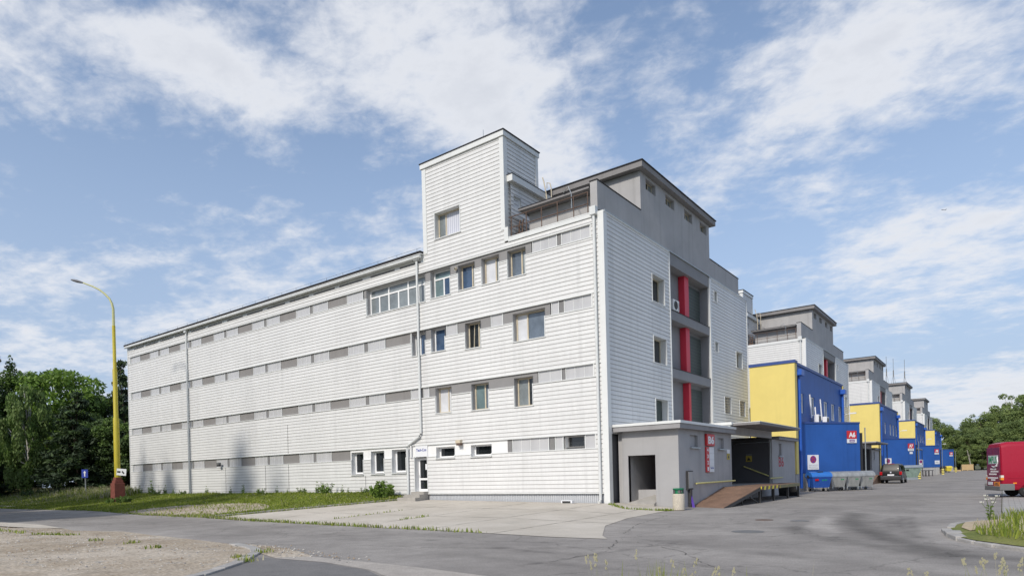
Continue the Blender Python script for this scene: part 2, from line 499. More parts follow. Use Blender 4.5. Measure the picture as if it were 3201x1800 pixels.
# (x0, x1, z0, z1) openings that cut into the cladding, per row
NOTCH = {
    1: [(-19.93, -13.87, 13.76, 15.72), (-13.35, -11.55, 13.83, 15.68), (-10.85, -9.42, 13.9, 15.55), (-8.85, -7.43, 13.88, 15.58), (-6.76, -5.38, 13.9, 15.58)],
    2: [(-15.3, -13.97, 10.16, 11.72), (-13.42, -12.14, 10.2, 11.8), (-10.36, -9.03, 10.0, 11.68), (-6.45, -4.07, 9.9, 11.64)],
    3: [(-13.15, -11.7, 6.02, 7.74), (-9.94, -8.5, 5.97, 7.68), (-6.47, -5.06, 5.9, 7.68)],
    4: [(-22.08, -20.72, 2.03, 3.74), (-19.86, -18.43, 2.05, 3.74), (-17.6, -16.15, 2.06, 3.76), (-15.3, -14.05, .75, 3.12),
        (-13.21, -11.53, 2.97, 3.74), (-10.1, -8.38, 2.97, 3.74)]}
DARKWIN = (-2.87, -1.6, 3.24, 3.88)
STUCCO = {1: (-20.25, -4.95), 2: (-11.0, -3.7), 3: (-13.72, -4.72), 4: (-22.25, -7.13)}   # walls between the windows

def front_band(root, row):
    z0, z1 = ROWS[row]
    lights, darks, piers = [], [], []
    last = {1: -22, 2: -18, 3: -18, 4: -24}[row]
    lights.append((-59.3, -57.05)); darks.append((-57.0, -54.8)); lights.append((-54.75, -52.86))
    c = -52.65
    while c < -20.4:
        piers.append((c - .19, c + .19))
        for lst, p, q in ((lights, .21, 2.11), (darks, 2.13, 4.42), (lights, 4.44, 6.29)):
            if c + q < {1: -20.2, 2: -20.2, 3: -20.2, 4: -22.1}[row]: lst.append((c + p, c + q))
        c += 6.5
    if row == 1:
        lights += [(-4.88, -3.1), (-2.82, -.86)]; piers += [(-3.08, -2.84)]
    if row == 2:
        piers += [(-20.33, -19.97)]; lights += [(-19.93, -18.05)]; darks += [(-18.0, -15.5)]
        lights += [(-12.05, -11.05), (-8.22, -7.24), (-3.62, -3.08), (-2.74, -.86)]; piers += [(-3.06, -2.76), (-13.95, -13.45)]
        lights += [(-15.46, -15.34)]
    if row == 3:
        piers += [(-20.4, -19.97)]; lights += [(-19.93, -18.2), (-15.56, -14.75), (-14.3, -13.76)]; darks += [(-18.15, -15.62)]
        lights += [(-4.66, -3.0), (-2.74, -.86)]; piers += [(-2.98, -2.76), (-14.73, -14.32)]
    if row == 4:
        piers += [(-7.13, -6.78), (-3.98, -3.64)]; lights += [(-6.75, -4.02), (-3.6, -3.0), (-1.55, -.8)]
    for p, q in lights:
        m = MB(); fw = .05
        m.box(p + fw, q - fw, -.13, -.085, z0, z1, 0, FL)
        m.box(p, p + fw, -.13, -.05, z0, z1, 1, FL); m.box(q - fw, q, -.13, -.05, z0, z1, 1, FL)
        n = max(1, round((q - p) / .68))
        for i in range(1, n):
            x = p + (q - p) * i / n
            m.box(x - .014, x + .014, -.13, -.072, z0, z1, 1, FL)
        m.build('glass_panel', ['profile_glass', 'white_trim'], root, fix=False)
    for p, q in darks:
        m = MB(); m.box(p, q, -.14, -.08, z0, z1, 0, FL)
        m.build('grey_panel', 'grey_panel', root, fix=False)
    m = MB()
    for p, q in piers: m.box(p, q, -.16, -.07, z0, z1, 0, FL)
    m.build('pier', 'grey_pier', root, fix=False)
    # rendered wall around the windows
    a0, a1 = STUCCO[row]
    holes = list(NOTCH[row])
    m = MB()
    segs = [(a0, a1)] if row != 2 else [(a0, -8.25), (-7.22, a1), (-13.45, -13.4)]
    for s0, s1 in segs:
        for r in cut(s0, s1, z0 - .02, z1 + .02, holes): m.box(r[0], r[1], -.30, -.06, r[2], r[3], 0, FL)
    mat = 'white_paint' if row == 4 else 'band_stucco'
    for h in NOTCH[row]: reveal(m, FL, h[0], h[1], h[2], h[3], .46, 1, out=-.008)
    if row == 4:
        reveal(m, FL, *DARKWIN, .46, 1, out=-.06)
    m.build('window_wall', [mat, 'white_paint' if row == 4 else 'grey_stucco'], root)  # upper-row reveals coloured lighter than the wall to offset their shade

def front_windows(root):
    kw = dict(dep=.45)
    h = NOTCH[1]
    window(root, FL, h[0][0] + .01, h[0][1] - .01, h[0][2] + .02, h[0][3], cols=6, transom=15.12, pane_ms=['glass_grey'], fw=.11, bars=[1 / 3, 2 / 3], **kw)
    window(root, FL, h[1][0] + .01, h[1][1] - .01, h[1][2] + .02, h[1][3], cols=2, transom=15.15, pane_ms=['glass_teal', 'glass_blue'], fw=.09, **kw)
    window(root, FL, h[2][0] + .01, h[2][1] - .01, h[2][2] + .02, h[2][3], cols=2, frame_m='cream_frame', pane_ms=['glass_blue', 'glass_grey'], split=[.66], **kw)
    w = window(root, FL, h[3][0] + .01, h[3][1] - .01, h[3][2] + .02, h[3][3], cols=2, frame_m='cream_frame', pane_ms=['white_curtain', 'glass_grey'], split=[.64], **kw)
    window(root, FL, h[4][0] + .01, h[4][1] - .01, h[4][2] + .02, h[4][3], cols=2, frame_m='cream_frame', pane_ms=['glass_sky', 'glass_grey'], split=[.62], **kw)
    h = NOTCH[2]
    window(root, FL, h[0][0] + .01, h[0][1] - .01, h[0][2] + .02, h[0][3], cols=2, split=[.38], pane_ms=['glass_grey', 'glass_blue'], fw=.08, **kw)
    window(root, FL, h[1][0] + .01, h[1][1] - .01, h[1][2] + .02, h[1][3], cols=1, pane_ms=['glass_blue'], fw=.09, **kw)
    w = window(root, FL, h[2][0] + .01, h[2][1] - .01, h[2][2] + .02, h[2][3], cols=2, frame_m='cream_frame', pane_ms=['glass_dark', 'glass_grey'], split=[.66], **kw)
    s = MB(); x0, x1, zb, zt = h[2][0] + .42, h[2][0] + .92, h[2][2] + .1, h[2][3] - .08      # the sash tilted inwards
    for p, q in (((x0, zb), (x0 + .1, zt)), ((x1 - .03, zb), (x1 - .06, zt))):
        s.tube([FL(p[0], -.42, p[1]), FL(q[0], -.40, q[1])], .03, 5)
    s.build('sash', 'cream_frame', w)
    window(root, FL, h[3][0] + .01, h[3][1] - .01, h[3][2] + .02, h[3][3], cols=2, frame_m='cream_frame', pane_ms=['white_curtain', 'glass_sky'], split=[.36], **kw)
    h = NOTCH[3]
    for i, pm in enumerate((['white_curtain', 'white_curtain'], ['glass_teal', 'glass_sky'], ['glass_grey', 'glass_dark'])):
        window(root, FL, h[i][0] + .01, h[i][1] - .01, h[i][2] + .02, h[i][3], cols=2, frame_m='cream_frame', pane_ms=pm, split=[.60], **kw)
    h = NOTCH[4]
    for i in range(3):
        window(root, FL, h[i][0] + .01, h[i][1] - .01, h[i][2] + .06, h[i][3], cols=1, pane_ms=['glass_dark'], fw=.13, **kw)
    for i in (4, 5):
        window(root, FL, h[i][0] + .01, h[i][1] - .01, h[i][2] + .05, h[i][3], cols=1, pane_ms=['glass_dark'], fw=.10, **kw)
    window(root, FL, DARKWIN[0] + .01, DARKWIN[1] - .01, DARKWIN[2] + .01, DARKWIN[3], cols=1, frame_m='grey_pier', pane_ms=['glass_dark'], fw=.05, **kw)
    # glazed entrance door
    d = h[3]
    f = MB(); x0, x1, zb, zt, fw = d[0] + .02, d[1] - .02, d[2], d[3] - .05, .14
    f.box(x0, x0 + fw, -.45, -.37, zb, zt, 0, FL); f.box(x1 - fw, x1, -.45, -.37, zb, zt, 0, FL)
    for p, q in ((zb, zb + .16), (zb + .78, zb + .92), (zt - .14, zt)): f.box(x0 + fw, x1 - fw, -.45, -.372, p, q, 0, FL)
    do = f.build('door', 'white_pvc', root)
    g = MB(); g.face([FL(x0, -.42, zb), FL(x1, -.42, zb), FL(x1, -.42, zt), FL(x0, -.42, zt)]); g.build('pane', 'glass_dark', do, fix=False)
    g = MB(); g.box(x0 + .07, x0 + .10, -.37, -.30, zb + 1.0, zb + 1.14, 0, FL); g.box(x0 + .07, x0 + .24, -.32, -.29, zb + 1.05, zb + 1.09, 0, FL)
    g.build('handle', 'white_paint', do)
    g = MB(); g.box(x0 + .62, x0 + .92, -.415, -.41, zb + 1.5, zb + 1.9, 0, FL); g.build('notice', 'sign_white', do)

def front_cladding(root):
    m = MB(); t = MB()
    L0, R0 = -59.85, -.34
    # strips between the bands
    strips = [(.6, ROWS[4][0], NOTCH[4]), (ROWS[4][1], ROWS[3][0], NOTCH[3]), (ROWS[3][1], ROWS[2][0], NOTCH[2]), (ROWS[2][1], ROWS[1][0], NOTCH[1])]
    for z0, z1, holes in strips:
        for r in cut(L0, R0, z0, z1, holes): boards(m, FL, *r)
    for row, (z0, z1) in ROWS.items():
        boards(m, FL, L0, -59.36, z0, z1); boards(m, FL, -.78, R0, z0, z1)
        t.box(-.84, -.78, -.12, .03, z0, z1, 0, FL); t.box(-59.36, -59.3, -.12, .03, z0, z1, 0, FL)
    boards(m, FL, L0, -13.9, ROWS[1][1], 16.46)
    boards(m, FL, -13.3, -7.2, ROWS[1][1], 22.78) if False else None
    for r in cut(-13.55, -7.15, ROWS[1][1], 22.75, [(-12.82, -10.53, 17.73, 19.48)]): boards(m, FL, *r)
    boards(m, FL, -13.9, -13.55, ROWS[1][1], 16.95)
    boards(m, FL, -7.15, R0, ROWS[1][1], 16.12)
    boards(m, FL, -7.15, -6.9, 16.12, 16.95)
    m.build('cladding', ['white_cladding', 'groove'], root, fix=False)
    # flashings: sill on top of each strip, drip at its foot, frames round the notches
    for row, (z0, z1) in ROWS.items():
        x = L0
        for h in sorted(NOTCH[row]):
            if h[2] < z0:
                t.box(x, h[0], -.16, .035, z0 - .025, z0 + .025, 0, FL); x = h[1]
                zb = h[2]
                for q in (h[0], h[1]): t.box(q - .022, q + .022, -.10, .034, zb, z0 + .05, 0, FL)
                if zb > .8: t.box(h[0] - .05, h[1] + .05, -.44, .055 if row < 4 else .10, zb - .04, zb + .012, 0, FL)
        t.box(x, R0, -.16, .035, z0 - .025, z0 + .025, 0, FL)
        t.box(L0, R0, -.16, .045, z1 - .02, z1 + .05, 0, FL)
    t.box(L0, -14.05, -.1, .05, .56, .62, 0, FL); t.box(-14.05, R0, -.1, .05, .56, .62, 0, FL)
    w = (-12.82, -10.53, 17.73, 19.48)
    t.box(w[0] - .06, w[1] + .06, -.44, .06, w[2] - .04, w[2] + .015, 0, FL)
    for q in w[:2]: t.box(q - .025, q + .025, -.1, .035, w[2], w[3] + .03, 0, FL)
    t.box(w[0], w[1], -.1, .034, w[3], w[3] + .04, 0, FL)
    # corner posts
    t.box(-.34, .03, -.36, .03, -.02, 16.35, 0, FL)
    t.box(-59.97, -59.85, -.2, .04, .6, 16.95, 0, FL)
    t.box(-13.9, -13.55, -.35, .035, 16.95, 22.75, 0, FL); t.box(-7.15, -6.84, -.35, .035, 16.95, 22.75, 0, FL)
    t.box(-6.9, -6.6, -.2, .06, 16.2, 17.05, 0, FL)
    # eaves board, parapet flashing
    t.box(L0, -13.9, -.1, .02, 16.60, 16.95, 0, FL)
    t.box(-6.6, R0, -.5, .06, 16.12, 16.30, 0, FL); t.box(-6.6, R0, -.45, .035, 16.36, 16.42, 0, FL)
    t.box(-6.6, R0, -.42, .02, 16.30, 16.36, 0, FL)
    t.build('trim', 'white_trim', root)
    v = MB()
    vs = [(-58.28, -55.96), (-55.5, -52.7), (-52.15, -49.48), (-49.06, -46.94), (-45.76, -43.01), (-42.64, -40.06), (-39.19, -36.52), (-35.88, -33.39), (-32.71, -30.09), (-29.45, -26.82), (-26.23, -23.54), (-22.99, -20.27), (-19.4, -16.8), (-16.3, -14.2)]
    for p, q in vs: v.box(p, q, -.05, .006, 16.47, 16.59, 0, FL)
    v.build('vent_slot', 'grey_pier', root, fix=False)
    v = MB()
    prev = L0
    for p, q in vs + [(-13.9, -13.9)]:
        if p > prev: v.box(prev, p, -.05, .018, 16.46, 16.6, 0, FL)
        prev = q
    v.build('vent_frame', 'white_trim', root, fix=False)
    v = MB()
    for x, p, q in ((-40.1, .62, 3.1), (-33.6, .62, 3.1), (-30.2, .62, 3.1), (-30.2, 3.97, 6.4), (-20.5, .62, 1.95)): v.box(x - .02, x + .02, -.02, .016, p, q, 0, FL)
    v.build('panel_joint', 'grey_pier', root, fix=False)
    # plinth of ribbed sheet
    p = MB()
    x = -14.0
    while x < -.06:
        p.face([FL(x, -.10, -.1), FL(x + .07, -.10, -.1), FL(x + .07, -.10, .56), FL(x, -.10, .56)])
        p.face([FL(x + .07, -.10, -.1), FL(x + .085, -.135, -.1), FL(x + .085, -.135, .56), FL(x + .07, -.10, .56)])
        p.face([FL(x + .085, -.135, -.1), FL(x + .115, -.135, -.1), FL(x + .115, -.135, .56), FL(x + .085, -.135, .56)])
        p.face([FL(x + .115, -.135, -.1), FL(x + .13, -.10, -.1), FL(x + .13, -.10, .56), FL(x + .115, -.135, .56)])
        x += .13
    p.build('plinth', 'plinth_sheet', root, fix=False)
    p = MB(); p.box(-59.8, -14.0, -.4, -.06, -.4, .58, 0, FL); p.build('footing', 'concrete_plinth', root)

GH = [(6.2, 8.1, 12.54, 14.25), (6.2, 8.2, 8.65, 10.34), (6.3, 8.22, 4.4, 6.36)]
GH2 = [(17.35, 18.05, 14.72, 15.52), (17.3, 18.1, 10.85, 11.62), (22.27, 23.87, 10.2, 11.53), (19.2, 20.72, 6.2, 7.52), (22.9, 24.35, 6.2, 7.5)]
FLOORS = [(15.55, 16.4), (11.9, 12.52), (8.0, 8.62), (4.2, 4.6)]

def gable(root, low=3.9):
    """the yard side with the recessed bay, its red columns and glass blocks"""
    m = MB()
    for r in cut(.06, 8.9, low, 16.28, GH): boards(m, FR, *r)
    for r in cut(16.62, 25.28, low, 16.28, GH2): boards(m, FR, *r)
    m.build('gable_cladding', ['white_cladding', 'groove'], root, fix=False)
    t = MB()
    t.box(8.9, 8.99, -.12, .05, low, 16.32, 0, FR); t.box(16.36, 16.62, -.12, .05, low, 16.32, 0, FR)
    t.box(25.28, 25.38, -.12, .05, low, 16.3, 0, FR)
    t.box(.04, 8.99, -.5, .05, 16.28, 16.36, 0, FR); t.box(16.36, 25.38, -.5, .05, 16.28, 16.36, 0, FR)
    for h in GH + GH2:
        t.box(h[0] - .04, h[1] + .04, -.44, .05, h[2] - .04, h[2] + .012, 0, FR)
        for q in h[:2]: t.box(q - .025, q + .025, -.1, .034, h[2], h[3] + .03, 0, FR)
        t.box(h[0], h[1], -.1, .033, h[3], h[3] + .035, 0, FR)
        reveal(t, FR, h[0], h[1], h[2], h[3], .5, 0)
    t.build('gable_trim', 'white_trim', root)
    # recessed bay
    b = MB()
    b.box(8.99, 16.36, -1.16, -.75, 3.5, 16.4, 0, FR)
    b.box(8.8, 8.985, -.75, -.12, 3.5, 16.4, 0, FR); b.box(16.365, 16.5, -.75, -.12, 3.5, 16.4, 0, FR)
    b.build('bay_wall', 'bay_stucco', root)
    for p, q in FLOORS[:3]:
        s = MB(); s.box(8.995, 16.355, -.74, -.03, p, q, 0, FR); s.box(8.992, 16.358, -.735, -.005, q, q + .035, 1, FR)
        s.build('floor_slab', ['bay_stucco', 'roof_bitumen'], root)
    for i, (zb, zt) in enumerate(((12.555, 15.55), (8.655, 11.9), (4.2, 8.0))):
        c = MB(); c.box((12.22, 12.3, 12.62)[i], 13.0, -.745, -.28, zb, zt, 0, FR); c.build('red_column', 'red_paint', root, bevel=.02)
        g = MB(); g.box(13.05, 16.2, -.74, -.70, zb, zt - .25, 0, FR)
        z = zb + .2
        while z < zt - .3:
            g.box(13.05, 16.2, -.705, -.692, z, z + .03, 1, FR); z += .24
        g.build('glass_block_wall', ['glass_block', 'grey_stucco_dark'], root)
        if i < 2:
            window(root, FR, 9.2, 10.6, zb + .5, zt - .8, .745, 2, 'grey_pier', 'glass_dark')
        else:
            k = MB()
            for n in range(7): k.box(9.2 + n * .23, 9.24 + n * .23, -.70, -.67, 5.7, 7.4, 0, FR)
            for n in range(7): k.box(9.2, 10.62, -.705, -.675, 5.7 + n * .27, 5.74 + n * .27, 0, FR)
            k.build('window_grille', 'white_paint', root)
    for h in GH[:2]:
        window(root, FR, h[0] + .01, h[1] - .01, h[2] + .02, h[3], .48, 2, 'cream_frame', pane_ms=['glass_dark'])
    h = GH[2]; g = MB(); g.box(h[0], h[1], -.5, -.42, h[2], h[3], 0, FR); g.build('glass_block_wall', 'glass_block', root)
    for h in GH2[:3]: window(root, FR, h[0] + .01, h[1] - .01, h[2] + .02, h[3], .40, 1, 'cream_frame', 'glass_grey')
    for h in GH2[3:]:
        w = window(root, FR, h[0] + .01, h[1] - .01, h[2] + .02, h[3], .35, 2, 'grey_pier', 'glass_dark')
        k = MB(); n = 6
        for i in range(n + 1):
            a = h[0] + (h[1] - h[0]) * i / n; k.box(a - .018, a + .018, -.06, -.03, h[2], h[3], 0, FR)
            z = h[2] + (h[3] - h[2]) * i / n; k.box(h[0], h[1], -.065, -.035, z - .018, z + .018, 0, FR)
        k.build('grille', 'cream_frame', w)

def upper_works(root):
    """penthouse, parapets, roof terrace and stair tower"""
    F5 = frame((-.5, 0), (0, 1), (1, 0))
    PW = [(6.7, 8.2, 19.9, 20.6), (9.8, 11.3, 19.9, 20.6), (13.1, 14.55, 19.9, 20.6), (16.1, 17.5, 19.9, 20.6)]
    m = MB()
    for r in cut(5.9, 18.0, 16.3, 20.8, PW): m.box(r[0], r[1], -.45, 0, r[2], r[3], 0, F5)
    m.box(-7.6, -.95, 5.9, 6.3, 16.3, 20.8); m.box(-7.6, -.95, 17.6, 18.0, 16.3, 20.8); m.box(-7.6, -7.2, 6.3, 17.6, 16.3, 20.8)
    m.box(-7.2, -1.5, 6.35, 17.55, 17.0, 20.7)
    for h in PW: reveal(m, F5, *h, .42, 0, out=-.01)
    m.build('penthouse_wall', 'grey_stucco', root)
    for h in PW:
        window(root, F5, h[0] + .01, h[1] - .01, h[2] + .02, h[3], .34, 2, 'cream_frame', pane_ms=['glass_dark', 'glass_grey'], split=[.6], fw=.05)
    m = MB()
    m.box(-8.0, -.12, 5.42, 18.45, 20.82, 21.18); m.box(-8.06, -.06, 5.36, 18.52, 21.185, 21.25, 1)
    m.build('penthouse_roof', ['fascia', 'roof_bitumen'], root)
    m = MB()
    m.box(-.95, -.5, .3, 5.895, 16.2, 18.28); m.box(-.95, -.5, 18.005, 24.9, 16.2, 18.22)
    m.box(-.99, -.46, .26, 5.89, 18.285, 18.33, 1); m.box(-.99, -.46, 18.01, 24.95, 18.225, 18.27, 1)
    m.build('parapet', ['grey_stucco', 'roof_bitumen'], root)
    m = MB()
    m.face([(-.5, .3, 16.62), (-.5, 25.4, 16.62), (.04, 25.4, 16.37), (.04, .3, 16.37)])
    m.box(-.02, .07, .1, 25.4, 16.362, 16.40)
    m.build('ledge_flashing', 'galvanised', root)
    m = MB(); m.box(-59.9, -14, .4, 25.2, 16.0, 16.93, 1); m.box(-13.9, -.6, .5, 25.3, 15.9, 16.18, 1); m.build('roof_deck', ['grey_stucco', 'roof_bitumen'], root)
    # terrace room
    m = MB(); m.box(-5.88, -.96, 1.25, 5.89, 16.18, 18.0)
    m.build('terrace_wall', 'grey_stucco', root)
    m = MB(); m.box(-6.12, -1.10, .42, 5.85, 18.02, 18.13); m.box(-6.14, -1.08, .40, 5.86, 18.135, 18.18, 1)
    m.build('terrace_roof', ['fascia', 'roof_bitumen'], root)
    m = MB()
    for x in (-6.45, -5.32, -4.2, -3.07, -1.96, -1.02): m.tube([(x, .12, 16.3), (x, .12, 17.66)], .03, 6)
    for z in (17.66, 17.0): m.tube([(-6.66, .12, z), (-.98, .12, z)], .028, 6)
    m.tube([(-6.45, .12, 17.6), (-6.45, 1.2, 17.6), (-6.45, 1.2, 16.3)], .026, 6)
    m.build('terrace_railing', 'rail_rust', root, smooth=True)
    m = MB()
    for x in (-6.35, -6.1): m.tube([(x, .8, 16.3), (x, .8, 17.3), (x + .1, .8, 17.6)], .05, 6)
    m.box(-6.5, -5.95, .5, 1.0, 16.2, 16.75)
    m.build('roof_valve', 'rail_rust', root)
    m = MB()
    m.tube([(-2.75, .32, 18.18), (-2.35, .22, 18.4), (-2.12, .16, 17.9), (-2.1, .12, 17.0)], .022, 5); m.build('cable', 'galvanised', root)
    # tower
    T = frame((-6.85, 0), (0, 1), (1, 0))
    m = MB(); boards(m, T, .05, 3.5, 16.18, 22.75); boards(m, frame((-13.9, 0), (0, 1), (-1, 0)), .05, 3.5, 16.9, 22.75)
    m.build('tower_cladding', ['white_cladding', 'groove'], root, fix=False)
    m = MB(); m.box(-13.86, -6.9, .47, 3.68, 16, 22.78); m.box(-13.86, -6.9, .05, .47, 19.6, 22.78); m.box(-13.86, -6.9, .05, .47, 16, 17.6); m.box(-13.8, -12.9, .05, .47, 17.6, 19.6); m.box(-10.4, -6.9, .05, .47, 17.6, 19.6)
    m.build('tower_core', 'groove', root)
    m = MB()
    m.box(-14.0, -6.76, -.11, 3.82, 22.76, 23.08); m.box(-14.04, -6.71, -.15, 3.87, 23.085, 23.15, 1)
    m.box(-6.88, -6.8, 3.45, 3.72, 16.2, 22.75)
    m.build('tower_roof', ['white_trim', 'roof_bitumen'], root)
    w = (-12.82, -10.53, 17.73, 19.48)
    m = MB(); reveal(m, FL, *w, .46, 0); m.build('window_reveal', 'white_trim', root)
    window(root, FL, w[0] + .01, w[1] - .01, w[2] + .02, w[3], .45, 2, 'cream_frame', pane_ms=['glass_grey', 'blinds'], split=[.30])
    # lower stair block against the tower
    m = MB(); S = frame((-6.7, 0), (0, 1), (1, 0))
    sw = (.75, 1.5, 18.6, 19.28)
    for r in cut(.45, 5.2, 16.2, 20.0, [sw]): boards(m, S, *r)
    m.build('stair_cladding', ['white_cladding', 'groove'], root, fix=False)
    m = MB(); m.box(-9.5, -6.95, 3.7, 5.2, 16, 20.0); m.box(-9.5, -6.42, .28, 5.35, 20.0, 20.40); m.box(-9.5, -6.40, .25, 5.38, 20.405, 20.45, 1)
    reveal(m, S, *sw, .22, 0)
    m.build('stair_roof', ['white_trim', 'roof_bitumen'], root)
    window(root, S, sw[0], sw[1], sw[2], sw[3], .2, 1, 'white_pvc', 'glass_grey', fw=.05)
    m = MB()
    m.tube([(-6.35, 4, 18.2), (-6.35, 4.0, 20.1), (-6.55, 4, 21.2), (-6.65, 4, 21.5)], .04, 6)
    m.tube([(-5.95, 4, 18.2), (-5.98, 4.0, 20.6), (-6.06, 4.0, 20.95), (-6.3, 4.0, 21.05), (-6.32, 4.0, 20.7)], .035, 6)
    m.build('vent_pipe', 'cream_frame', root, smooth=True)
    m = MB(); m.tube([(-9.7, 1.6, 23.2), (-9.7, 1.6, 24.75)], .018, 5); m.tube([(-9.7, 1.6, 23.2), (-9.7, 1.6, 23.6)], .04, 6)
    m.tube([(-9.7, 1.6, 23.55), (-9.95, 1.3, 23.2)], .015, 4)
    m.build('lightning_rod', 'galvanised', root)

def pipe(root, x, top, foot, name='downpipe', y=-.12, path=None, hop=True):
    m = MB()
    m.tube(path or [(x, y, top), (x, y, foot)], .085, 10)
    if not path:
        z = foot + 1
        while z < top: m.tube([(x, y, z), (x, y, z + .06)], .105, 10); z += 2.6
    p = m.build(name, 'pipe_white', root, smooth=True)
    if hop:
        h = MB(); h.box(x - .19, x + .19, y - .17, y + .14, top - .05, top + .42); h.build('hopper', 'pipe_white', p, bevel=.02)
    return p

def warehouse(loc, label, group, full):
    root = thing('warehouse', label, 'building', loc, group=group)
    off = loc
    m = MB()                                   # solid core behind the facades
    if full:
        m.box(-59.8, -1.2, .5, 25.2, -.4, 16.0)
        m.box(-59.9, -59.8, .1, 25.2, .3, 16.9, 1)
        m.box(-59.98, -59.9, .02, 25.3, .3, 16.9, 1)
    else:
        m.box(-22, -1.2, .5, 25.2, -.4, 16.0)
    m.box(-1.2, -.52, .52, 8.8, -.4, 15.9); m.box(-1.2, -.52, 16.52, 25.2, -.4, 15.9); m.box(-.52, -.1, .52, 25.2, -.4, 3.85)
    m.build('core', ['grey_stucco_dark', 'red_dark'], root)
    if full:
        for row in ROWS: front_band(root, row)
        m = MB()
        for row, (z0, z1) in ROWS.items():
            hs = [h for h in NOTCH[row]] + [DARKWIN]
            for r in cut(-59.8, -.36, z0 - .1, z1 + .1, hs): m.box(r[0], r[1], -.49, -.165, r[2], r[3], 0, FL)
        m.build('band_backing', 'band_stucco', root)
        front_cladding(root); front_windows(root)
        m = MB(); m.box(-60.05, -13.9, -.34, 1.0, 17.0, 17.06); m.box(-60.07, -13.9, -.37, 1.0, 17.065, 17.16); m.box(-60.0, -13.9, .4, 25.2, 16.93, 17.0)
        m.build('eaves_roof', 'roof_bitumen', root)
        m = MB(); m.box(-59.9, -13.9, .02, .34, 16.955, 16.995, 0, FL); m.build('soffit', 'white_trim', root)
        m = MB(); m.tube([(-59.9, -.30, 16.86), (-13.95, -.30, 16.80)], .10, 10); m.build('gutter', 'pipe_white', root, smooth=True)
        m = MB(); m.tube([(-60, -.3, 17.36), (-13.9, -.3, 17.36)], .008, 4)
        for i in range(24): m.tube([(-59.8 + i * 1.98, -.3, 17.15), (-59.8 + i * 1.98, -.3, 17.37)], .014, 4)
        m.build('lightning_wire', 'dark_metal', root)
        pipe(root, -46.6, 16.6, .5)
        pipe(root, -14.5, 16.7, 4.8, path=[(-14.5, -.12, 16.7), (-14.5, -.12, 4.75), (-14.62, -.13, 4.55), (-15.75, -.13, 4.0), (-15.87, -.12, 3.8), (-15.87, -.12, .45)])
        m = MB(); m.tube([(-15.55, -.08, 3.95), (-15.55, -.08, 3.1)], .05, 8); m.build('conduit', 'white_paint', root)
    else:
        m = MB(); boards(m, FL, -22, -13.55, 9.0, 16.7); boards(m, FL, -13.55, -7.15, 9.0, 17.6); boards(m, FL, -7.15, -.34, 9.0, 16.12)
        boards(m, FL, -13.55, -7.15, 17.6, 22.75)
        m.build('cladding', ['white_cladding', 'groove'], root, fix=False)
        m = MB(); m.box(-.34, .03, -.3, .03, -.02, 16.35, 0, FL); m.box(-7.15, -6.84, -.35, .035, 16.95, 22.75, 0, FL); m.box(-13.9, -13.55, -.35, .035, 16.95, 22.75, 0, FL)
        m.box(-6.6, -.34, -.5, .06, 16.12, 16.42, 0, FL); m.build('trim', 'white_trim', root)
    gable(root, 3.9); upper_works(root)
    pipe(root, -.52, 16.2, .12, path=[(-.52, -.13, 16.2), (-.52, -.13, .25), (-.52, -.2, .13), (-.52, -.34, .08)])
    return root

def fixloc(root, loc):
    """parts were built in the place of the first warehouse"""
    root.location = loc
    return root

B = warehouse((0, 0, 0), 'long white ribbed-metal warehouse with red columns in a recessed bay, nearest of its row', 'building', True)
# entrance steps, sign and small things of the front
# ================================================================== copies down the yard
far = warehouse((0, 0, 0), 'x', None, False)
WLAB = ['second white warehouse of the row, rising right behind the A6 dock building',
        'third white warehouse of the row, rising right behind the A7 dock building',
        'fourth white warehouse of the row, three antenna masts on its roof',
        'farthest white warehouse of the row, its roof just left of the wood']
WG = 'white warehouses lined up along the yard'
B['group'] = WG
for k in range(1, 5):
    o = far if k == 1 else copy_tree(far)
    o.location = (0, PITCH * k, 0); tag(o, WLAB[k - 1], 'building', WG)

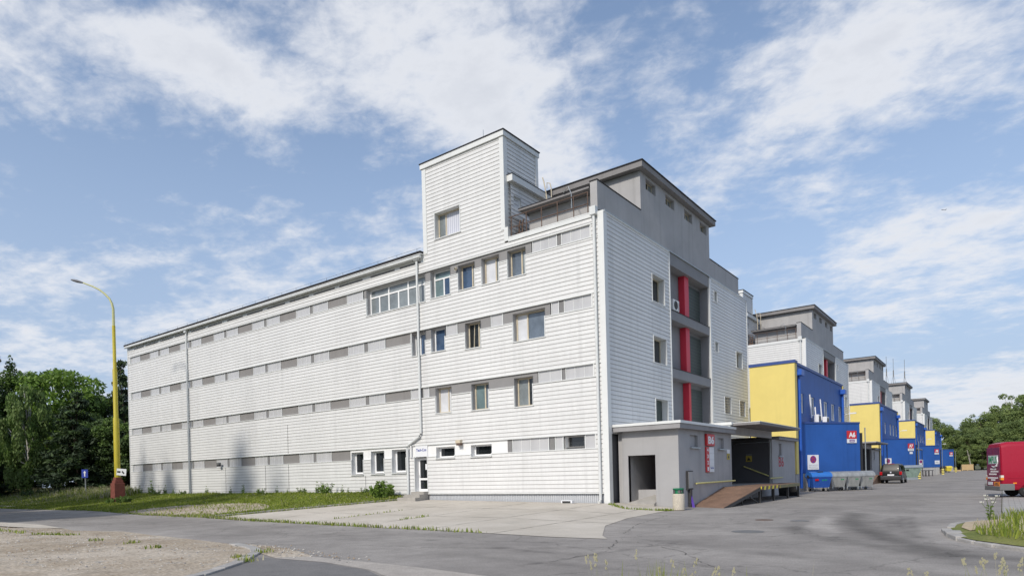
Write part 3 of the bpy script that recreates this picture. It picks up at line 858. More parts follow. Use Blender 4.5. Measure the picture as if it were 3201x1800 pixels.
# ------------------------------------------------------------------ blue and yellow dock buildings
U = (.587, .809); NN = (.809, -.587)
def dock_building():
    root = thing('dock_building', 'x', 'building')
    m = MB(); m.box(.1, 3.8, 25.45, 26.2, 1.22, 10.52); m.build('yellow_wall', 'yellow_wall', root)
    FB = frame((3.65, 0), (0, 1), (1, 0))
    WN = [(27.9, 28.95), (31.6, 33.1), (37.1, 38.8), (40.5, 42.2), (44.1, 45.8)]
    holes = [(p, q, 6.5, 8.2) for p, q in WN]
    m = MB()
    for r in cut(26.21, 46.5, 1.22, 10.46, holes):
        m.box(r[0], r[1], -.25, 0, r[2], r[3], 0, FB)
    a = 26.4
    while a < 46.4:                                # shallow ribs of the wall sheets
        for r in cut(a, a + .05, 1.3, 10.4, holes): m.box(r[0], r[1], 0, .008, r[2], r[3], 0, FB)
        a += .42
    m.box(.1, 3.39, 26.21, 46.5, 1.22, 10.40)
    m.build('blue_wall', 'blue_wall', root)
    m = MB(); m.box(.05, 3.86, 25.38, 26.25, 10.525, 10.76); m.box(.05, 3.74, 26.26, 46.5, 10.47, 10.70); m.build('coping', 'blue_coping', root)
    m = MB(); m.box(.12, 3.72, 25.5, 46.5, -.4, 1.21); m.build('plinth', 'concrete_plinth', root)
    m = MB(); m.box(3.4, 3.79, 46.08, 46.5, 1.22, 10.52); m.build('yellow_pier', 'yellow_wall', root)
    for p, q in WN: window(root, FB, p, q, 6.5, 8.2, .14, 2, 'white_pvc', pane_ms=['white_curtain', 'glass_grey'], fw=.09)
    for y in (26.75, 45.6):
        m = MB(); m.tube([(3.82, y, 9.6), (3.82, y, 5.9 if y > 40 else .0)], .13, 10)
        for z in (2.2, 4.8, 7.4):
            if y < 40 or z > 6: m.tube([(3.82, y, z), (3.82, y, z + .07)], .155, 10)
        d = m.build('downpipe', 'blue_pipe', root, smooth=True)
        m = MB(); m.box(3.62, 4.15, y - .5, y + .5, 9.55, 10.05); m.build('hopper', 'blue_pipe', d, bevel=.02)
    # the low dock room, set at an angle for backing lorries
    P0 = Vector((3.65, 27.9)); P1 = P0 + Vector(U) * 6.3; P2 = P1 + Vector((-.809, .587)) * ((P1.x - 3.64) / .809)
    tri = [(3.66, 27.9), tuple(P1), (3.66, P2.y)]
    m = MB(); m.prism(tri, 1.25, 5.55)
    FD = frame(P0, U, NN)
    a = .3
    while a < 6.2: m.box(a, a + .05, 0, .006, 1.3, 5.5, 0, FD); a += .42
    dr = m.build('dock_room', 'blue_wall', root)
    m = MB(); m.prism([(3.66, 27.8), (P1.x + .05, P1.y - .02), (3.66, P2.y + .1)], 5.555, 5.70); m.build('coping', 'blue_coping', dr)
    m = MB(); q = P1 - Vector(U) * .12
    m.prism([(3.66, 28.1), (q.x - .05, q.y + .02), (3.66, P2.y - .1)], -.4, 1.24); m.build('plinth', 'concrete_plinth', dr)
    FS = frame(P1, (-.809, .587), U)
    m = MB()
    m.box(.25, 3.9, 0, .55, 4.3, 4.75, 0, FS); m.box(.25, .6, 0, .55, 1.3, 4.3, 0, FS); m.box(3.5, 3.9, 0, .55, 1.3, 4.3, 0, FS)
    m.build('dock_shelter', 'plastic_dark', root)
    m = MB(); m.tube([tuple(P1 + Vector(U) * .6) + (5.2,), tuple(P1 + Vector(U) * .62) + (-.3,)], .05, 6); m.build('corner_pole', 'galvanised', root)
    m = MB(); m.tube([(3.7, 46.3, 7.4), (4.5, 46.3, 7.5)], .03, 5); m.box(4.3, 5.0, 46.15, 46.45, 7.45, 7.58); m.build('wall_lamp', 'sign_white', root)
    return root, P0, P1
A, P0, P1 = dock_building()
ALAB = ['nearest yellow and blue dock building, blue waste container before its A6 wall',
        'yellow and blue dock building behind the dark people carrier, its plaque reading A7',
        'yellow and blue dock building with bare grey plinth and metal rack, plaque reading A8',
        'farthest yellow and blue dock building, yellow container in front, plaque reading A9']
for k in range(4):
    o = A if k == 0 else copy_tree(A)
    o.location = (0, PITCH * k, 0); tag(o, ALAB[k], 'building', 'yellow and blue dock buildings in the row')

# ------------------------------------------------------------------ grey loading annexes with canopy
FA = frame((3.7, 0), (0, 1), (1, 0))
def annex(first):
    root = thing('loading_annex', 'x', 'annex', (0, 0, 0))
    DH = (.72, 2.36, -.5, 2.64)
    FF = frame((0, .9), (1, 0), (0, -1))
    m = MB()
    for r in cut(.36, 3.698, -.4, 3.98, [DH]): m.box(r[0], r[1], -.28, 0, r[2], r[3], 0, FF)
    m.build('front_wall', 'grey_stucco_light', root)
    W1 = [(2.56, 3.68, 3.02, 3.71), (6.98, 8.0, 3.0, 3.67)]; W2 = [(20.25, 21.2, 2.72, 3.66)]
    m = MB()
    for r in cut(1.185, 9.4, -.4, 3.98, W1): m.box(r[0], r[1], -.22, 0, r[2], r[3], 0, FA)
    for r in cut(18.6, 25.3, -.4, 3.93, W2): m.box(r[0], r[1], -.22, 0, r[2], r[3], 0, FA)
    m.box(9.2, 9.4, -3.5, -.22, -.4, 4.5, 0, FA)
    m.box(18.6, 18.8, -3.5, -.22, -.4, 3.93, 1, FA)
    m.box(9.4, 18.6, -.22, 0, 4.0, 4.5, 0, FA)
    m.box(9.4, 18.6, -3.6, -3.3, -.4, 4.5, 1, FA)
    m.box(9.4, 18.6, -.3, -.05, -.4, .62, 0, FA)
    for h in W1 + W2: m.box(h[0], h[1], -.3, -.16, h[2], h[3], 0, FA)
    m.build('yard_wall', ['grey_stucco', 'grey_stucco_dark'], root)
    m = MB(); m.box(9.4, 18.6, -3.3, -.03, .55, .66, 0, FA); m.build('dock_floor', 'concrete_plinth', root)
    for h in W1 + W2:
        m = MB(); m.box(h[0] - .08, h[1] + .10, -.15, .14, h[2] - .06, h[2], 0, FA); m.build('sill', 'galvanised', root)
    m = MB(); m.box(.06, 4.0, .45, 9.38, 3.985, 4.25); m.box(.04, 4.06, .40, 9.39, 4.255, 4.40, 1)
    m.box(.06, 4.0, 19.5, 25.36, 3.935, 4.12); m.box(.04, 4.05, 19.45, 25.38, 4.125, 4.18, 2)
    m.build('flat_roof', ['annex_fascia', 'white_trim', 'grey_pier'], root)
    m = MB(); m.box(.1, 5.5, 9.42, 19.45, 4.52, 4.66); m.box(.1, 5.53, 9.40, 19.47, 4.665, 4.70, 1)
    m.box(2.4, 3.72, 9.18, 9.40, 4.41, 4.56, 1); m.box(2.3, 3.85, 9.1, 9.385, 4.565, 4.74, 1)
    m.build('canopy', ['fascia', 'white_trim'], root)
    if first:
        # inside the doorway: low wall, ramp, red door
        m = MB()
        m.hexa([(.72, .62, -.3), (2.36, .62, -.3), (.72, 2.1, -.3), (2.36, 2.1, -.3), (.72, .62, .0), (2.36, .62, -.04), (.72, 2.1, .10), (2.36, 2.1, .58)])
        m.build('entry_ramp', 'concrete_steps', root)
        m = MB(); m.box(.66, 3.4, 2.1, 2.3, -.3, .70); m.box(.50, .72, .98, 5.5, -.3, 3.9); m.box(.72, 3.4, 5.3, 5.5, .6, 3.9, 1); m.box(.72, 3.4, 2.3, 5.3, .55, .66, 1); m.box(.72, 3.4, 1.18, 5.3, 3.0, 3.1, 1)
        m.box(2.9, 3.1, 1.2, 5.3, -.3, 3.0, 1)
        m.build('entry_wall', ['grey_stucco', 'grey_stucco_dark'], root)
        m = MB(); m.box(1.35, 2.6, 5.2, 5.29, .66, 2.95); m.build('inner_door', 'red_paint', root)
        m = MB(); m.box(.8, 1.15, 4.9, 5.25, 1.9, 2.2); m.build('switch_box', 'plastic_grey', root)
        m = MB(); m.tube([(3.62, 18.55, 3.75), (1.0, 18.55, 3.72)], .03, 6); m.tube([(3.60, 18.55, 3.75), (3.56, 18.55, 1.6)], .03, 6); m.build('conduit', 'galvanised', root)
        text('painted_number', 'B6', 20.32, 21.75, 1.86, 2.62, FA, .006, 'text_red', root, .012)
    m = MB(); m.box(.04, .36, 1.08, 1.3, -.4, 3.95); m.build('corner_recess', 'grey_stucco', root)
    m = MB(); m.box(3.48, 3.699, 1.18, 1.186, -.4, 3.98) if False else m.box(3.45, 3.70, .902, 1.184, -.38, 3.97); m.build('wall_end', 'grey_stucco', root)
    if not first:
        m = MB()
        for y in (12.5, 19.2): m.tube([(5.4, y, -.3), (5.4, y, 4.5)], .06, 6)
        m.build('canopy_post', 'dark_metal', root)
        m = MB(); m.hexa([(3.75, 2.4, -.3), (5.9, 2.4, -.3), (3.75, 7.5, -.3), (5.9, 7.5, -.3), (3.75, 2.4, -.28), (5.9, 2.4, -.28), (3.75, 7.5, .66), (5.9, 7.5, .66)])
        m.box(3.75, 5.9, 7.5, 12.0, -.3, .66); m.build('ramp', 'rust_plate', root)
    return root
an = annex(True); tag(an, 'grey rendered loading annex with open doorway, canopy and red B6 plaque', 'annex', 'grey loading annexes')
an2 = annex(False)
ANL = ['grey loading annex with canopy on thin posts beside the dark people carrier', 'grey loading annex between the A7 and A8 dock rooms, mostly hidden',
       'grey loading annex between the A8 and A9 dock rooms, mostly hidden', 'grey loading annex of the farthest warehouse, hidden past the A9 dock room']
for k in range(1, 4):
    o = an2 if k == 1 else copy_tree(an2)
    o.location = (0, PITCH * k, 0); tag(o, ANL[k - 1], 'annex', 'grey loading annexes')

# ------------------------------------------------------------------ signs
for k in range(4):
    y = PITCH * k
    FD = frame((P0.x, P0.y + y), U, NN)
    t = thing('dock_sign', ['red plaque reading A6 over a white name plate on blue wall', 'red plaque reading A7 over a white name plate on blue wall',
              'red plaque reading A8 over a white name plate on blue wall', 'red plaque reading A9 over a white name plate on blue wall'][k], 'sign', FD(5.36, .03, 3.84), group='red dock number plaques')
    m = MB(); m.box(4.85, 5.88, .02, .09, 4.22, 4.92, 0, FD); m.build('number_plate', 'red_sign', t)
    text('number', 'A%d' % (6 + k), 5.0, 5.73, 4.34, 4.80, FD, .097, 'text_white', t, .045)
    m = MB(); m.box(4.85, 5.88, .02, .08, 3.84, 4.2, 0, FD); pl = m.build('name_plate', 'sign_white', t)
    m = MB()
    if k == 0: m.box(5.08, 5.64, .085, .09, 3.91, 4.14, 0, FD)
    else:
        for i in range(5): m.box(4.98 + i * .16, 5.09 + i * .16, .085, .09, 3.95, 4.08, 0, FD)
    m.build('lettering', 'sign_purple' if k == 0 else 'text_grey', pl)
    if k == 0:
        m = MB()
        for i in range(5): m.box(5.15 + i * .085, 5.21 + i * .085, .092, .096, 3.98, 4.06, 0, FD)
        m.build('lettering', 'text_white', pl)
    if k == 3: continue
    dz = 0
    t = thing('no_parking_sign', ['white board with purple no-stopping disc above the blue waste container', 'white board with purple no-stopping disc behind the people carrier',
              'white board with purple no-stopping disc on the A8 dock wall'][k], 'sign', FD(1.12, .02, 1.55), group='no-stopping boards')
    m = MB(); m.box(.55, 1.71, .02, .06, 1.56, 2.84, 0, FD); b = m.build('board', 'sign_white', t)
    def disc(r, o, name, mat, n=28):
        m = MB(); m.face([FD(1.12 + r * math.cos(6.2832 * i / n), o, 2.44 + r * math.sin(6.2832 * i / n)) for i in range(n)]); m.build(name, mat, t, fix=False)
    disc(.33, .065, 'disc_rim', 'text_red'); disc(.295, .069, 'disc', 'sign_purple')
    m = MB(); 
    for s in (1, -1): m.face([FD(1.12 + a * .2 + b_ * .03, .073, 2.44 + s * (a * .2) - s * b_ * .03) for a, b_ in ((-1, -1), (1, -1), (1, 1), (-1, 1))])
    m.build('cross', 'text_red', t, fix=False)
    for i, s in enumerate(('ZÁKAZ ZASTAVENÍ', 'MIMO NAKLÁDKY', 'A VYKLÁDKY ZBOŽÍ')):
        text('lettering', s, .64, 1.62, 1.92 - i * .15, 2.00 - i * .15, FD, .066, 'text_grey', t, .01)
FD = frame((P0.x, P0.y + PITCH), U, NN)
m = MB(); m.box(5.15, 5.7, .02, .05, 3.4, 3.7, 0, FD); solo(m.build('small_plate', 'sign_white'), 'small blank white plate below the A7 plaque', 'sign')
FD = frame((P0.x, P0.y + 2 * PITCH), U, NN)
t = thing('notice_board', 'white notice board low on the A8 dock wall', 'sign', FD(5.5, 0, 1.85))
m = MB(); m.box(4.85, 6.1, .02, .05, 1.88, 2.6, 0, FD); m.build('board', 'sign_white', t)
m = MB(); m.box(5.05, 5.7, .053, .057, 2.25, 2.33, 0, FD); m.box(5.05, 5.95, .053, .057, 2.12, 2.18, 0, FD); m.build('lettering', 'text_grey', t)

t = thing('building_plaque', 'red plaque reading B6 on the annex wall', 'sign', (3.7, 5.37, 3.15))
m = MB(); m.box(4.74, 6.0, .01, .16, 3.14, 3.84, 0, FA); m.build('plate', 'red_sign', t, bevel=.03)
text('number', 'B6', 4.9, 5.86, 3.25, 3.72, FA, .165, 'text_white', t, .045)
t = thing('floor_directory', 'red and white floor directory numbered 4 to 1 under the B6 plaque', 'sign', (3.7, 5.4, 1.6))
m = MB(); m.box(4.76, 5.24, .01, .08, 1.61, 3.08, 0, FA); m.build('number_strip', 'red_sign', t)
for i, s in enumerate('4321'):
    text('numeral', s, 4.90, 5.13, 2.80 - i * .37, 3.02 - i * .37, FA, .087, 'text_white', t, .04)
    m = MB(); m.box(5.26, 6.05, .01, .075, 2.72 - i * .37, 3.08 - i * .37, 0, FA); f = m.build('name_field', 'sign_white', t)
    if i == 3: text('lettering', 'Tech-Con', 5.4, 5.95, 1.80, 1.92, FA, .08, 'text_blue', f, .03)
t = thing('company_sign', 'white Tech-Con board with blue lettering over the glazed front door', 'sign', (-14.6, -.05, 3.14))
m = MB(); m.box(-15.22, -14.02, -.05, .012, 3.15, 3.93, 0, FL); m.build('board', 'sign_white', t)
text('lettering', 'Tech-Con', -15.1, -14.12, 3.52, 3.72, FL, .016, 'text_blue', t, .03)
t = thing('warning_sign', 'small white and yellow warning sign at the end of the annex wall', 'sign', (3.7, 8.75, 2.35))
m = MB(); m.box(8.5, 9.0, .01, .03, 2.36, 2.74, 0, FA); m.box(8.5, 9.0, .01, .032, 2.75, 3.0, 1, FA); m.build('plate', ['sign_yellow', 'sign_white'], t)
m = MB(); m.face([FA(8.62, .036, 2.45), FA(8.88, .036, 2.45), FA(8.75, .036, 2.66)]); m.build('symbol', 'text_black', t, fix=False)
FI = frame((0, 18.6), (1, 0), (0, -1))
t = thing('dock_warning_sign', 'yellow warning sign on the dark wall inside the loading dock', 'sign', (2.2, 18.58, 2.3))
m = MB(); m.box(1.75, 2.2, .01, .03, 2.3, 2.75, 0, FI); m.box(1.75, 2.2, .01, .032, 2.76, 2.9, 1, FI); m.build('plate', ['sign_yellow', 'plastic_grey'], t)
m = MB(); m.face([FI(1.83, .036, 2.4), FI(2.12, .036, 2.4), FI(1.975, .036, 2.66)]); m.build('symbol', 'text_black', t, fix=False)

# ------------------------------------------------------------------ loading ramp and platform of plate steel
t = thing('loading_ramp', 'rusty steel loading ramp and platform with yellow hazard edge at the B6 dock', 'ramp', (4.8, 5, -.3))
def hx(p, q, r, s, th):      # plate from four corners
    P = [p, q, s, r]
    m.hexa([(a, b, c - th) for a, b, c in (p, q, r, s)] + [p, q, r, s])
m = MB(); hx((3.76, 2.5, -.27), (5.75, 1.8, -.27), (3.76, 7.5, .66), (5.98, 7.5, .66), .05); m.build('ramp_plate', 'rust_plate', t)
m = MB(); m.box(3.76, 6.0, 7.5, 16.75, .60, .67); m.build('platform_plate', 'rust_plate', t)
m = MB(); hx((5.70, 1.82, -.28), (5.78, 1.8, -.28), (5.94, 7.5, .60), (6.02, 7.5, .60), .16); m.build('ramp_beam', 'dark_metal', t)
m = MB(); m.box(6.0, 6.04, 7.6, 11.7, .47, .675); m.build('hazard_edge', 'hazard_big', t)
m = MB(); m.box(6.0, 6.035, 11.72, 16.75, .47, .672); m.build('hazard_edge', 'hazard_small', t)
for x, y in ((5.95, 10.4), (5.95, 13.75), (5.95, 16.6), (5.95, 7.45), (4.2, 10.4), (4.2, 13.75), (4.2, 16.6), (4.4, 7.45)):
    m = MB(); m.box(x - .06, x + .06, y - .06, y + .06, -.31, .59); m.build('leg', 'dark_metal', t)
m = MB(); m.tube([(5.85, 5.6, .2), (5.9, 7.2, -.28)], .045, 6); m.tube([(5.8, 4.6, .1), (5.8, 4.7, -.3)], .045, 6); m.build('brace', 'dark_metal', t)
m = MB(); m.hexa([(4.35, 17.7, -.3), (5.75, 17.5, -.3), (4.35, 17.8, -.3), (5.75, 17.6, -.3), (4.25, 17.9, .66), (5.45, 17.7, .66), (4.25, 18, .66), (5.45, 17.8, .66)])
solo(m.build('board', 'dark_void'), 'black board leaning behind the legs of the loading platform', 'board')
def rail(pts, label, brk):
    t = thing('handrail', label, 'handrail', pts[0], group='yellow handrails at the dock')
    m = MB(); m.tube(pts, .045, 8); m.build('bar', 'yellow_rail', t, smooth=True)
    m = MB()
    for p, q in brk: m.tube([p, q], .02, 5)
    m.build('bracket', 'yellow_rail', t)
rail([(3.88, 2.9, 1.0), (3.88, 9.4, 1.02)], 'pale yellow handrail fixed level along the annex wall above the ramp', [((3.7, y, 1.0), (3.88, y, 1.0)) for y in (3.1, 5.2, 7.3, 9.2)])
rail([(1.6, 18.5, 1.95), (3.45, 18.5, 1.18)], 'yellow handrail slanting down the dark dock wall', [((1.7, 18.6, 1.9), (1.7, 18.5, 1.9)), ((3.4, 18.6, 1.2), (3.4, 18.5, 1.2))])
rail([(3.86, 17.4, 1.02), (3.86, 20.7, 1.03)], 'short yellow handrail beside the painted red B6', [((3.7, y, 1.02), (3.86, y, 1.02)) for y in (18.9, 20.5)])
t = thing('meter_cabinet', 'tall narrow grey cabinet on a post beside the trash can', 'cabinet', (3.85, 2.15, -.28))
m = MB(); m.box(3.705, 3.83, 1.82, 2.55, .68, 1.72); m.build('casing', 'plastic_dark', t, bevel=.01)
m = MB(); m.box(3.832, 3.845, 1.88, 2.49, .76, 1.66); m.build('door', 'concrete_plinth', t)
m = MB(); m.box(3.74, 3.88, 2.05, 2.25, -.3, .68); m.build('post', 'dark_metal', t)
m = MB(); m.hexa([(3.93, 2.05, -.3), (4.04, 2.0, -.3), (3.95, 2.16, -.3), (4.08, 2.08, -.3), (3.86, 2.1, .15), (3.90, 2.1, .35), (3.86, 2.16, .15), (3.90, 2.16, .35)])
solo(m.build('cloth', 'purple_cloth'), 'purple cloth hanging from the cabinet post', 'cloth')

# ------------------------------------------------------------------ air conditioners
def aircon(loc, label, rz, pipes=None):
    t = thing('air_conditioner', label, 'air conditioner', loc, rz, 'outdoor air conditioning units', local=True)
    m = MB(); m.box(-.5, .5, -.19, .19, .06, .80); m.box(-.4, -.3, -.17, .17, 0, .06); m.box(.3, .4, -.17, .17, 0, .06); m.build('casing', 'white_paint', t, bevel=.02)
    m = MB(); n = 24
    m.face([(-.1 + .30 * math.cos(6.2832 * i / n), -.197, .43 + .30 * math.sin(6.2832 * i / n)) for i in range(n)]); m.build('fan_opening', 'plastic_dark', t, fix=False)
    m = MB()
    for r in (.1, .2, .28): m.tube([(-.1 + r * math.cos(6.2832 * i / 20), -.21, .43 + r * math.sin(6.2832 * i / 20)) for i in range(21)], .01, 4)
    m.build('fan_grille', 'plastic_grey', t)
    m = MB()
    for i in range(8): m.box(.26, .46, -.2, -.19, .15 + i * .07, .17 + i * .07)
    m.build('louvre', 'plastic_grey', t)
    if pipes:
        m = MB()
        for q in pipes: m.tube(q, .06, 6)
        m.build('pipe_duct', 'white_paint', t)
    return t
aircon((-.24, 10.15, 12.56), 'white air conditioner on the top ledge of the recessed bay beside the red column', R(90))
aircon((4.15, 31.9, 5.72), 'white air conditioner with two ducts on the A6 dock roof, nearer the yellow wall', R(90), [[(-1.0, .3, .5), (-1.0, .42, 2.6)], [(.7, .3, .4), (.9, .4, 1.6)]])
aircon((4.15, 35.3, 5.72), 'white air conditioner with one tall duct on the A6 dock roof, the farther one', R(90), [[(-.2, .3, .5), (-.2, .42, 2.5)], [(-.9, .2, .1), (.6, .2, .1)]])

# ------------------------------------------------------------------ front steps, small fittings
t = thing('front_steps', 'three worn concrete steps below the glazed front door', 'steps', (-14.8, -.6, .1))
for i, (d, z) in enumerate(((1.3, .37), (.88, .56), (.48, .745))):
    m = MB(); m.box(-15.75 + i * .25, -14.02, -d, -.02 if i == 2 else -(1.3, .88, .48)[i + 1] - .002, -.1, z); m.build('step', 'concrete_steps', t, bevel=.012)
m = MB(); m.box(-14.02 - 1.73, -14.02, -.48, -.02, -.1, .3)
t = thing('floodlight', 'small white floodlight on the ground at the foot of the plinth', 'floodlight', (-2.45, -.35, .02))
m = MB(); m.box(-2.85, -2.1, -.62, -.38, .03, .20); m.build('housing', 'sign_white', t, bevel=.02)
m = MB(); m.box(-2.75, -2.2, -.635, -.622, .05, .16); m.build('lens', 'glass_dark', t)
m = MB(); m.box(-2.7, -1.9, -.7, -.3, -.02, .03); m.build('slab', 'concrete_steps', t)
def box_lamp(name, label, loc, mat, mat2):
    t = thing(name, label, 'alarm box' if name == 'alarm_siren' else 'lamp', loc)
    x, y, z = loc
    if name == 'wall_light':
        m = MB(); m.tube([(x, y + .02, z), (x, y - .1, z)], .1, 12); m.build('housing', mat, t); m = MB(); m.tube([(x, y - .1, z), (x, y - .13, z)], .06, 12); m.build('lens', mat2, t); return
    m = MB(); m.box(x - .2, x + .2, y - .16, y + .1, z, z + .22); m.build('housing', mat, t, bevel=.02)
    m = MB(); m.box(x - .12, x + .22, y - .15, y + .08, z - .14, z - .002); m.build('beacon', mat2, t)
box_lamp('alarm_siren', 'small white and orange alarm siren between the two tilted ground windows', (-11.0, -.12, 3.9), 'cream_frame', 'rail_rust')
box_lamp('wall_spotlight', 'dark spotlight bracketed to the ground-floor window band left', (-40.8, -.25, 3.35), 'plastic_grey', 'plastic_dark')
box_lamp('wall_light', 'cream round light between two top-floor windows', (-10.95 - .0, -.05, 15.35), 'cream_frame', 'plastic_dark')
# lattice antennas on the fourth warehouse
for i, (x, y, h) in enumerate(((-4.2, 6, 6.6), (-3.0, 8, 6.2), (-1.2, 13, 6.4))):
    y += PITCH * 3
    t = thing('antenna_mast', ['leftmost of three thin antenna masts on the fourth warehouse', 'middle of three thin antenna masts on the fourth warehouse', 'rightmost of three thin antenna masts on the fourth warehouse'][i], 'antenna', (x, y, 21.8), group='antenna masts')
    m = MB(); m.tube([(x, y, 21.2), (x, y, 21.2 + h)], .045, 5)
    for s in (-.5, .5): m.tube([(x + s, y, 21.2), (x, y, 21.2 + h * .4)], .025, 4)
    m.build('pole', 'plastic_grey', t)
    m = MB(); m.box(x - .1, x + .1, y - .1, y + .1, 21.2 + h * .3, 21.2 + h * .55); m.build('aerial', 'plastic_grey', t)
# ================================================================== containers, vehicles, bollards
def steel_bin(loc, rz, label, body='bin_steel', lid='bin_steel', big=False):
    t = thing('waste_container', label, 'container', loc, rz, 'waste containers by the blue wall', local=True)
    W = .66 if not big else .82
    m = MB()
    m.hexa([(-W * .8, -.42, .33), (W * .8, -.42, .33), (-W * .8, .42, .33), (W * .8, .42, .33), (-W, -.60, 1.18), (W, -.60, 1.18), (-W, .60, 1.18), (W, .60, 1.18)])
    n = 8
    for i in range(1, n):                                           # pressed ribs
        x0 = -W * .8 + 1.6 * W * i / n; x1 = -W + 2 * W * i / n
        m.hexa([(x0 - .015, -.44, .36), (x0 + .015, -.44, .36), (x0 - .015, -.42, .36), (x0 + .015, -.42, .36), (x1 - .015, -.615, 1.12), (x1 + .015, -.615, 1.12), (x1 - .015, -.59, 1.12), (x1 + .015, -.59, 1.12)])
    m.box(-W - .03, W + .03, -.64, .64, 1.18, 1.25)
    m.build('body', body, t, bevel=.02)
    m = MB(); k = 10
    prof = [(-.66 + .0, 1.26)] + [(-.64 * math.cos(math.pi * i / k), 1.26 + .40 * math.sin(math.pi * i / k)) for i in range(k + 1)]
    for x, y in ((-W - .05, W + .05),):
        P = [[(x, p[0], p[1]) for p in prof[1:]], [(y, p[0], p[1]) for p in prof[1:]]]
        m.face(P[0]); m.face(P[1])
        for i in range(len(P[0]) - 1): m.face([P[0][i], P[0][i + 1], P[1][i + 1], P[1][i]])
        m.face([P[0][0], P[0][-1], P[1][-1], P[1][0]])
    m.build('lid', lid, t, smooth=True)
    for s in (-1, 1):
        m = MB(); m.tube([(s * W, 0, 1.08), (s * (W + .16), 0, 1.08)], .045, 8)
        m.box(s * W - .03 if s > 0 else s * W - .09, s * W + .09 if s > 0 else s * W + .03, -.07, .07, .4, 1.3)
        m.build('trunnion', body, t)
    for sx in (-1, 1):
        for sy in (-1, 1):
            m = MB(); m.wheel((sx * W * .72, sy * .42, .13), (1, .5 * sy, 0), .13, .07, 0, 12)
            m.box(sx * W * .72 - .05, sx * W * .72 + .05, sy * .42 - .03, sy * .42 + .03, .14, .36, 1)
            m.build('castor', ['plastic_grey' if not big else 'tyre', 'galvanised'], t)
    m = MB(); m.face([(.20, -.515, .82), (.44, -.515, .82), (.44, -.575, 1.02), (.20, -.575, 1.02)])
    m.face([(-.02, -.517, .82), (.14, -.517, .82), (.14, -.577, 1.02), (-.02, -.577, 1.02)]) if big else None
    m.build('sticker', 'sticker_green', t, fix=False)
    if big:
        m = MB(); m.tube([(-W - .07, 0, 1.24), (-W - .12, 0, 1.24)], .16, 12); m.build('hinge_disc', 'plastic_dark', t)
        m = MB(); m.box(-.2, .25, -.3, .1, 1.62, 1.70); m.build('flap', 'plastic_dark', t)
        m = MB(); m.box(-.60, -.3, -.625, -.60, .92, 1.08); m.build('reflector', 'tail_red', t)
    return t
def onbox(s, d, z=-.3): return (P0.x + U[0] * s + NN[0] * d, P0.y + U[1] * s + NN[1] * d, z)
steel_bin(onbox(.35, 1.5), R(38), 'blue plastic waste container with rounded lid in front of the A6 wall', 'bin_blue', 'bin_blue_lid', True)
for i, s in enumerate((2.35, 3.85, 5.32)):
    steel_bin(onbox(s, 1.25), R(36 + 3 * i), ['galvanised waste container right beside the blue one', 'galvanised waste container in the middle of the three steel ones', 'galvanised waste container at the right end by the dock corner'][i])
t = steel_bin((6.25, 169.3, -.3), R(36), 'small yellow waste container in front of the A9 dock wall', 'yellow_paint', 'yellow_paint')
t = steel_bin((5.0, 167.7, -.3), R(36), 'dark wheeled waste container beside the yellow one', 'plastic_dark', 'plastic_dark')

t = thing('trash_can', 'round washed-gravel trash can with green metal top at the annex corner', 'trash can', (4.25, -.55, -.28), 0, local=True)
m = MB(); m.lathe([(.27, 0), (.30, .02), (.305, .80), (.28, .84), (.24, .84)], n=28); m.build('body', 'washed_gravel', t, smooth=True)
m = MB(); m.lathe([(.27, 1.05), (.285, 1.06), (.285, 1.11), (.27, 1.12)], n=28); m.lathe([(.22, .84), (.22, 1.05)], n=16); m.build('top', 'bin_green', t, smooth=True)
for a in (-2.3, -.9):
    m = MB(); x, y = .235 * math.cos(a), .235 * math.sin(a)
    d = Vector((math.cos(a), math.sin(a), 0)); e = Vector((-d.y, d.x, 0))
    m.face([tuple(d * .236 + e * .11 * math.cos(6.28 * i / 14) + Vector((0, 0, .95 + .08 * math.sin(6.28 * i / 14)))) for i in range(14)]); m.build('opening', 'plastic_grey', t, fix=False)
for i in range(4):
    a = .8 + i * 1.571; m = MB(); m.box(-.02, .02, -.02, .02, 0, 0) if False else m.tube([(.26 * math.cos(a), .26 * math.sin(a), .84), (.26 * math.cos(a), .26 * math.sin(a), 1.06)], .02, 6); m.build('strut', 'dark_metal', t)

for i, (x, y, l) in enumerate(((7.75, 79.3, 'black and yellow banded bollard at the A7 dock corner, nearest of three'), (7.8, 126.0, 'black and yellow banded bollard at the A8 dock corner'), (7.75, 172.4, 'farthest black and yellow banded bollard, at the A9 dock corner'))):
    t = thing('bollard', l, 'bollard', (x, y, -.3), 0, 'banded bollards', local=True)
    m = MB(); m.lathe([(.24, 0), (.24, 1.27), (.20, 1.31)], n=16); m.build('post', 'bollard_bands', t, smooth=True)
    m = MB(); m.lathe([(.2, 1.31), (.2, 1.36), (.05, 1.39)], n=16); m.build('cap', 'plastic_dark', t, smooth=True)

t = thing('skip', 'pale green open skip behind the people carrier', 'skip', (6.3, 73.0, -.3), R(36), local=True)
m = MB()
def ring(x0, x1, y0, y1, z): return [(x0, y0, z), (x1, y0, z), (x0, y1, z), (x1, y1, z)]
m.hexa(ring(-1.6, 1.6, -.8, .8, .35) + ring(-2.2, 2.2, -1.0, 1.0, 1.7)); m.build('body', 'skip_green', t)
m = MB(); m.hexa(ring(-2.3, 2.3, -1.1, 1.1, 1.72) + ring(-1.9, 2.3, -.9, .9, 2.05)); m.build('cover', 'galvanised', t)
m = MB(); m.box(-1.7, 1.7, -.85, -.7, 0, .34); m.box(-1.7, 1.7, .7, .85, 0, .34); m.build('skid', 'galvanised', t)
t = thing('pallet_rack', 'low dark metal rack on legs against the bare grey A8 plinth', 'rack', (6.2, 106, -.3), R(54), local=True)
m = MB(); m.box(-1.6, 1.6, -.5, .5, 1.0, 1.1); m.build('shelf', 'dark_metal', t)
